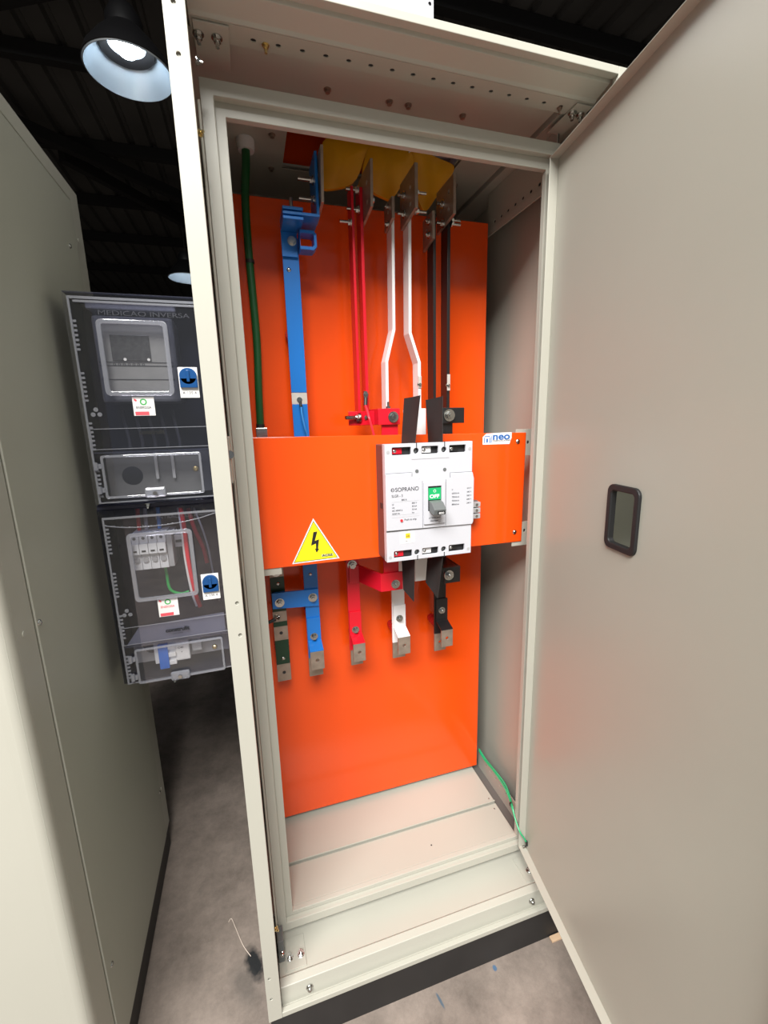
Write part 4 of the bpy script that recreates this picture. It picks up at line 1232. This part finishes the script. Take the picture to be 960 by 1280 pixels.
    text('A 135 4', kx - 0.015, Y0 - 0.0033, kz - 0.0370, 0.0075, INK, sp, width=0.028)
    # white sticker: green ring emblem, name and red band (no square code)
    sx0, sx1, sz0, sz1 = (-0.1650, -0.1235, 1.4160, 1.4550) if upper else (-0.1700, -0.1270, 0.9560, 1.0020)
    st = MB().box(sx0, sx1, Y0 - 0.0012, Y0 - 0.0006, sz0, sz1).build('inspection_sticker', STICK, t, label='small white sticker with green emblem and red band')
    cx = (sx0 + sx1) / 2
    MB().plate(circ(cx, sz1 - 0.0105, 0.0068, 16), [circ(cx, sz1 - 0.0105, 0.0042, 16)], 'y', Y0 - 0.0016, Y0 - 0.0013).build('emblem', INKG, st)
    MB().prism([(sx0 + 0.004, sz1 - 0.003), (sx0 + 0.009, sz1 - 0.007), (sx0 + 0.007, sz1 - 0.010), (sx0 + 0.003, sz1 - 0.007)], 'y', Y0 - 0.0016, Y0 - 0.0013).build('emblem', INKP, st)
    text('ENERGISA', sx0 + 0.006, Y0 - 0.0016, sz1 - 0.0245, 0.0075, INK if upper else INKP, st, width=0.029)
    MB().box(sx0 + 0.003, sx1 - 0.012, Y0 - 0.0016, Y0 - 0.0013, sz0 + 0.001, sz0 + 0.0085).build('red_band', INKP, st)
    # moulded or printed maker name
    if upper:
        text('MEDICAO INVERSA', -0.205, Y0 - 0.0006, 1.6155, 0.0130, CLEAR_FAINT, lo, width=0.170)
        text('construlit', -0.160, Y0 - 0.0006, 1.3770, 0.0130, INKK, lo, width=0.050, bold=0.0003)
    else:
        text('ENTRADA DE ENERGIA', -0.150, Y0 - 0.0006, 1.1890, 0.0110, CLEAR_FAINT, lo, width=0.130)
        text('construlit', -0.161, Y0 - 0.0016, 0.9160, 0.0130, INKK, lo, width=0.052, bold=0.0005)
        text('caixas', -0.147, Y0 - 0.0016, 0.9090, 0.0050, INK, lo, width=0.022)
    for k in range(3):
        MB().cyl((X0 + 0.035 + (0 if k == 0 else (-0.006 if k == 1 else 0.006)), Y0 - 0.0002, (1.42 if upper else 0.972) + (0.010 if k == 0 else 0)), (X0 + 0.035 + (0 if k == 0 else (-0.006 if k == 1 else 0.006)), Y0 - 0.0012, (1.42 if upper else 0.972) + (0.010 if k == 0 else 0)), 0.0045, 12).build('moulded_mark', CLEAR_RIM, lo)
    # bottom latch nub
    bolt((-0.165 if upper else -0.158, Y0 + 0.010, zb), (0, -0.3, -1), 0.0050, t, 'seal_screw', ZINC, 0.004)
    return t, (hx0, hx1, hz0, hz1)


mb1, _ = meter_box(1.2230, 1.6630, 'upper clear-fronted meter box with an electricity meter, between the two cabinets', 0, True)
mb2, _ = meter_box(0.7900, 1.2150, 'lower clear-fronted meter box with white breakers and wires inside', 0, False)
MB().box(-0.268, -0.010, 0.320, 0.425, 1.2155, 1.2225).build('joining_strip', NAVY, mb1)
# steel arms carry the boxes from the side of the cabinet
for zc in (1.50, 0.95):
    MB().box(-0.240, -0.001, 0.4305, 0.4340, zc - 0.02, zc + 0.02).build('mounting_arm', ZINC, mb1 if zc > 1.2 else mb2)
    MB().box(-0.0030, -0.0005, 0.4340, 0.480, zc - 0.02, zc + 0.02).build('mounting_arm', ZINC, mb1 if zc > 1.2 else mb2)
# grey inner faces of the lower compartments
b = MB().plate([(-0.245, 1.240), (-0.030, 1.240), (-0.030, 1.336), (-0.245, 1.336)], [circ(-0.196, 1.284, 0.0215, 24)], 'y', 0.350, 0.353).build('inner_plate', mat('grey_inner_plate', (0.15, 0.15, 0.15), 0.45), mb1)
for x_ in (-0.143, -0.108):
    MB().box(x_ - 0.003, x_ + 0.003, 0.340, 0.3498, 1.275, 1.336).build('inner_rib', LGREY, mb1)
MB().plate([(-0.245, 0.826), (-0.030, 0.826), (-0.030, 0.884), (-0.245, 0.884)], [[(-0.205 + 0.024 * math.cos(PI + PI * k / 10), 0.880 + 0.034 * math.sin(PI + PI * k / 10)) for k in range(11)]], 'y', 0.345, 0.348).build('inner_plate', LGREY, mb2)
b = MB()
vs = [(-0.255, 0.302), (-0.030, 0.302), (-0.030, 0.335), (-0.235, 0.335)]
b.prism([(-0.248, 0.893), (-0.030, 0.893), (-0.030, 0.942), (-0.218, 0.934)], 'y', 0.308, 0.311)
b.build('sloping_shelf', mat('grey_shelf_plastic', (0.62, 0.62, 0.64), 0.4), mb2)

# electricity meter inside the upper box
mt = thing('electricity_meter', (-0.15, 0.37, 1.44), 'grey electricity meter with a dark display behind the upper window', 'meter')
MB().box(-0.226, -0.072, 0.322, 0.400, 1.445, 1.620).build('body', GAUGE, mt, bevel=0.006)
MB().box(-0.196, -0.122, 0.3195, 0.3218, 1.530, 1.582).build('display', LCD, mt, bevel=0.001, label='dark display')
for z in (1.527, 1.520, 1.492):
    MB().box(-0.222, -0.080, 0.3205, 0.3218, z, z + 0.0012).build('print_line', INK, mt)
text('0 0 0 0 0 0 0', -0.196, 0.3203, 1.5205, 0.0075, INKK, mt, width=0.060)
for x_ in (-0.1720, -0.1270):
    MB().cyl((x_, 0.3218, 1.5330), (x_, 0.3185, 1.5330), 0.0030, 10).build('indicator', STICK, mt)
MB().box(-0.238, -0.066, 0.340, 0.398, 1.6355, 1.6500).build('top_bracket', LGREY, mt, bevel=0.003)
b = MB()
for k in range(5):
    xk = -0.205 + 0.026 * k
    b.tube([(xk, 0.375, 1.4298), (xk + 0.004, 0.37, 1.40), (xk + 0.010, 0.362, 1.36), (xk + 0.010, 0.358, 1.345)], 0.0035, 8)
wv = b.build('lead_wires', mat('grey_insulation', (0.09, 0.09, 0.10), 0.4), mt)

# surge arresters: four slim modules on the rail behind the lower window
for k in range(4):
    x_ = -0.2150 + 0.0186 * k
    t = thing('surge_module', (x_ + 0.009, 0.36, 1.07), ('leftmost', 'second from left', 'third from left', 'rightmost')[k] + ' of four white surge modules behind the lower window', 'breaker', 'white modules behind the lower window')
    MB().prism([(0.3280, 1.0660), (0.3280, 1.1050), (0.3160, 1.1060), (0.3160, 1.1300), (0.3260, 1.1310), (0.3260, 1.1500), (0.405, 1.1500), (0.405, 1.0660)], 'x', x_ + 0.0004, x_ + 0.0182).build('case', MODULE, t, bevel=0.0008)
    MB().box(x_ + 0.005, x_ + 0.0135, 0.3145, 0.3158, 1.1120, 1.1155).build('indicator', INKK, t)
    MB().cyl((x_ + 0.009, 0.3282, 1.0900), (x_ + 0.009, 0.3240, 1.0900), 0.0062, 14).build('button', LGREY, t)
    MB().cyl((x_ + 0.009, 0.3262, 1.1420), (x_ + 0.009, 0.3248, 1.1420), 0.0035, 10).build('terminal_screw', GREYP, t)
nbk = thing('neutral_terminal', (-0.115, 0.37, 1.09), 'slim grey terminal block right of the white surge modules', 'terminal')
MB().box(-0.1400, -0.1280, 0.3260, 0.405, 1.0680, 1.1480).box(-0.1265, -0.1010, 0.3480, 0.405, 1.1080, 1.1380).build('body', LGREY, nbk, bevel=0.001)
MB().box(-0.1240, -0.1050, 0.3465, 0.3478, 1.1200, 1.1260).build('slot', INKK, nbk)

# small blue and white breaker in the lower hatch
sb = thing('miniature_breaker', (-0.15, 0.35, 0.84), 'small white breaker with blue levers in the bottom hatch of the lower meter box', 'breaker')
MB().box(-0.1960, -0.1180, 0.3170, 0.3310, 0.8300, 0.8830).build('case', MODULE, sb, bevel=0.001)
b = MB()
b.box(-0.1850, -0.1640, 0.3050, 0.3168, 0.8200, 0.8830)
b.build('lever_bar', mat('bright_blue_plastic', (0.01, 0.15, 0.62), 0.35), sb, bevel=0.001, label='bright blue lever bar')
for k in range(3):
    MB().box(-0.1660 + 0.0004, -0.1480, 0.3090, 0.3168, 0.8260 + 0.0200 * k, 0.8370 + 0.0200 * k).build('lever', STICK, sb, bevel=0.001)
MB().box(-0.1480, -0.1200, 0.3155, 0.3168, 0.8330, 0.8820).build('rating_label', STICK, sb)
text('C40', -0.1430, 0.3152, 0.8620, 0.0070, INK, sb, width=0.012)
text('+', -0.1370, 0.3152, 0.8500, 0.0070, INK, sb)
MB().box(-0.1120, -0.0900, 0.3190, 0.3310, 0.8480, 0.8840).build('side_terminal', LGREY, sb, bevel=0.001)

# wires inside the lower box
def wire(name, label, pts, r, m, cat='wire', group='wires inside the lower meter box'):
    o = MB().tube(pts, r, 8).build(name, m, smooth=True)
    return tag(o, label, cat, group)


wire('red_feed_wire', 'thick red wire tied beside the white modules inside the lower meter box', [(-0.1030, 0.338, 1.205), (-0.0995, 0.336, 1.15), (-0.0990, 0.334, 1.08), (-0.0930, 0.334, 1.00), (-0.0850, 0.334, 0.955)], 0.0050, mat('bright_red_insulation', (0, 0, 0)))
wire('white_feed_wire', 'white wire lying against the thick red one inside the lower meter box', [(-0.1085, 0.345, 1.205), (-0.1060, 0.343, 1.15), (-0.1060, 0.341, 1.08), (-0.1010, 0.341, 1.00), (-0.0930, 0.341, 0.955)], 0.0035, STICK)
wire('green_ground_wire', 'green wire below the white modules inside the lower meter box', [(-0.1580, 0.368, 1.0655), (-0.1560, 0.366, 1.04), (-0.1520, 0.362, 1.00), (-0.1300, 0.362, 0.985), (-0.1100, 0.362, 0.988)], 0.0035, mat('vivid_green_insulation', (0.02, 0.50, 0.10), 0.35))
wire('crimson_wire', 'dark red wire bending towards the blue knob of the lower meter box', [(-0.0880, 0.350, 1.200), (-0.0800, 0.350, 1.150), (-0.0650, 0.350, 1.100), (-0.0600, 0.352, 1.060)], 0.0048, mat('crimson_insulation', (0.45, 0.02, 0.04), 0.4))
wire('grey_thin_wire', 'thin grey wire beside the dark red one inside the lower meter box', [(-0.0750, 0.345, 1.200), (-0.0620, 0.345, 1.150), (-0.0530, 0.345, 1.100), (-0.0500, 0.345, 1.060), (-0.045, 0.345, 1.00), (-0.040, 0.345, 0.96)], 0.0022, LGREY)
for x_, m_, nm, lb in ((-0.2040, RED, 'red_drop_wire', 'short red wire entering the white modules from above'), (-0.1880, LGREY, 'grey_drop_wire', 'short grey wire entering the white modules from above'), (-0.1600, mat('sky_blue_insulation', (0, 0, 0)), 'blue_drop_wire', 'short blue wire entering the white modules from above')):
    wire(nm, lb, [(x_ + 0.002, 0.375, 1.205), (x_ + 0.001, 0.375, 1.18), (x_, 0.375, 1.1515)], 0.0045, m_)

# ------------------------------------------------------------------ neighbouring cabinet on the left
nc = thing('closed_cabinet', (-0.72, 0.31, 0.0), 'closed beige cabinet on the left whose textured side panel faces the open one', 'cabinet')
NX, NY0, NY1, NT, NP = -0.30, -0.036, 0.640, 1.968, 0.085
MB().box(-1.135, NX - 0.004, NY0 + 0.012, NY1 - 0.004, 0.0, NP).build('plinth', BLACKP, nc, label='black plinth')
MB().box(-1.14, NX - 0.0065, NY0 + 0.004, NY1 - 0.002, NP + 0.001, NT - 0.001).build('body', PAINT_NB, nc)
b = MB()
b.box(NX - 0.0060, NX, 0.585, NY1, NP, NT)
b.box(NX - 0.0060, NX, NY0 + 0.022, 0.043, NP, NT)
b.box(NX - 0.0060, NX, 0.043, 0.585, NT - 0.034, NT)
b.build('side_frame', PAINT, nc, bevel=0.0008)
# rounded front corner and front face
b = MB()
prof = [(NX - 0.030, NY0), (NX - 0.018, NY0 + 0.0005)]
for k in range(7):
    a = -PI / 2 + PI / 2 * k / 6
    prof.append((NX - 0.018 + 0.018 * math.cos(a), NY0 + 0.018 + 0.018 * math.sin(a)))
prof += [(NX, NY0 + 0.0215), (NX - 0.030, NY0 + 0.0215)]
b.prism(prof, 'z', NP, NT)
b.build('rounded_corner', PAINT, nc, smooth=True)
MB().box(-1.14, NX - 0.0300, NY0, NY0 + 0.0035, NP, NT).build('front_face', PAINT, nc)
MB().box(NX - 0.0060, NX + 0.0020, 0.0475, 0.5800, NP + 0.004, NT - 0.0395).build('side_sheet', PAINT_NB, nc, bevel=0.0012)
for y_, z_ in ((0.056, 1.075), (0.074, 0.302), (0.575, 0.257), (0.520, 1.810)):
    screw((NX + 0.0020, y_, z_), (1, 0, 0), 0.0055, nc)
for y_, z_ in ((0.007, 1.078), (0.020, 0.19), (0.605, 0.245), (0.60, 1.85)):
    MB().cyl((NX, y_, z_), (NX + 0.0012, y_, z_), 0.0048, 14).build('blanking_cap', PAINT, nc)

# ------------------------------------------------------------------ floor bits
w_ = MB().box(0.735, 0.772, -0.012, 0.002, 0.0, 0.006).build('wood_offcut', WOOD, bevel=0.001)
tag(w_, 'tiny pale wood offcut lying on the floor against the black plinth, by the inner door', 'offcut')
w2 = MB().tube([(-0.105, 0.315, 0.0018), (-0.098, 0.322, 0.0018), (-0.088, 0.300, 0.0018), (-0.066, 0.245, 0.0018), (-0.045, 0.21, 0.0018)], 0.0009, 6).build('thin_string', mat('tan_string', (0.66, 0.56, 0.48), 0.7))
tag(w2, 'thin pale string lying on the floor between the two cabinets', 'string')
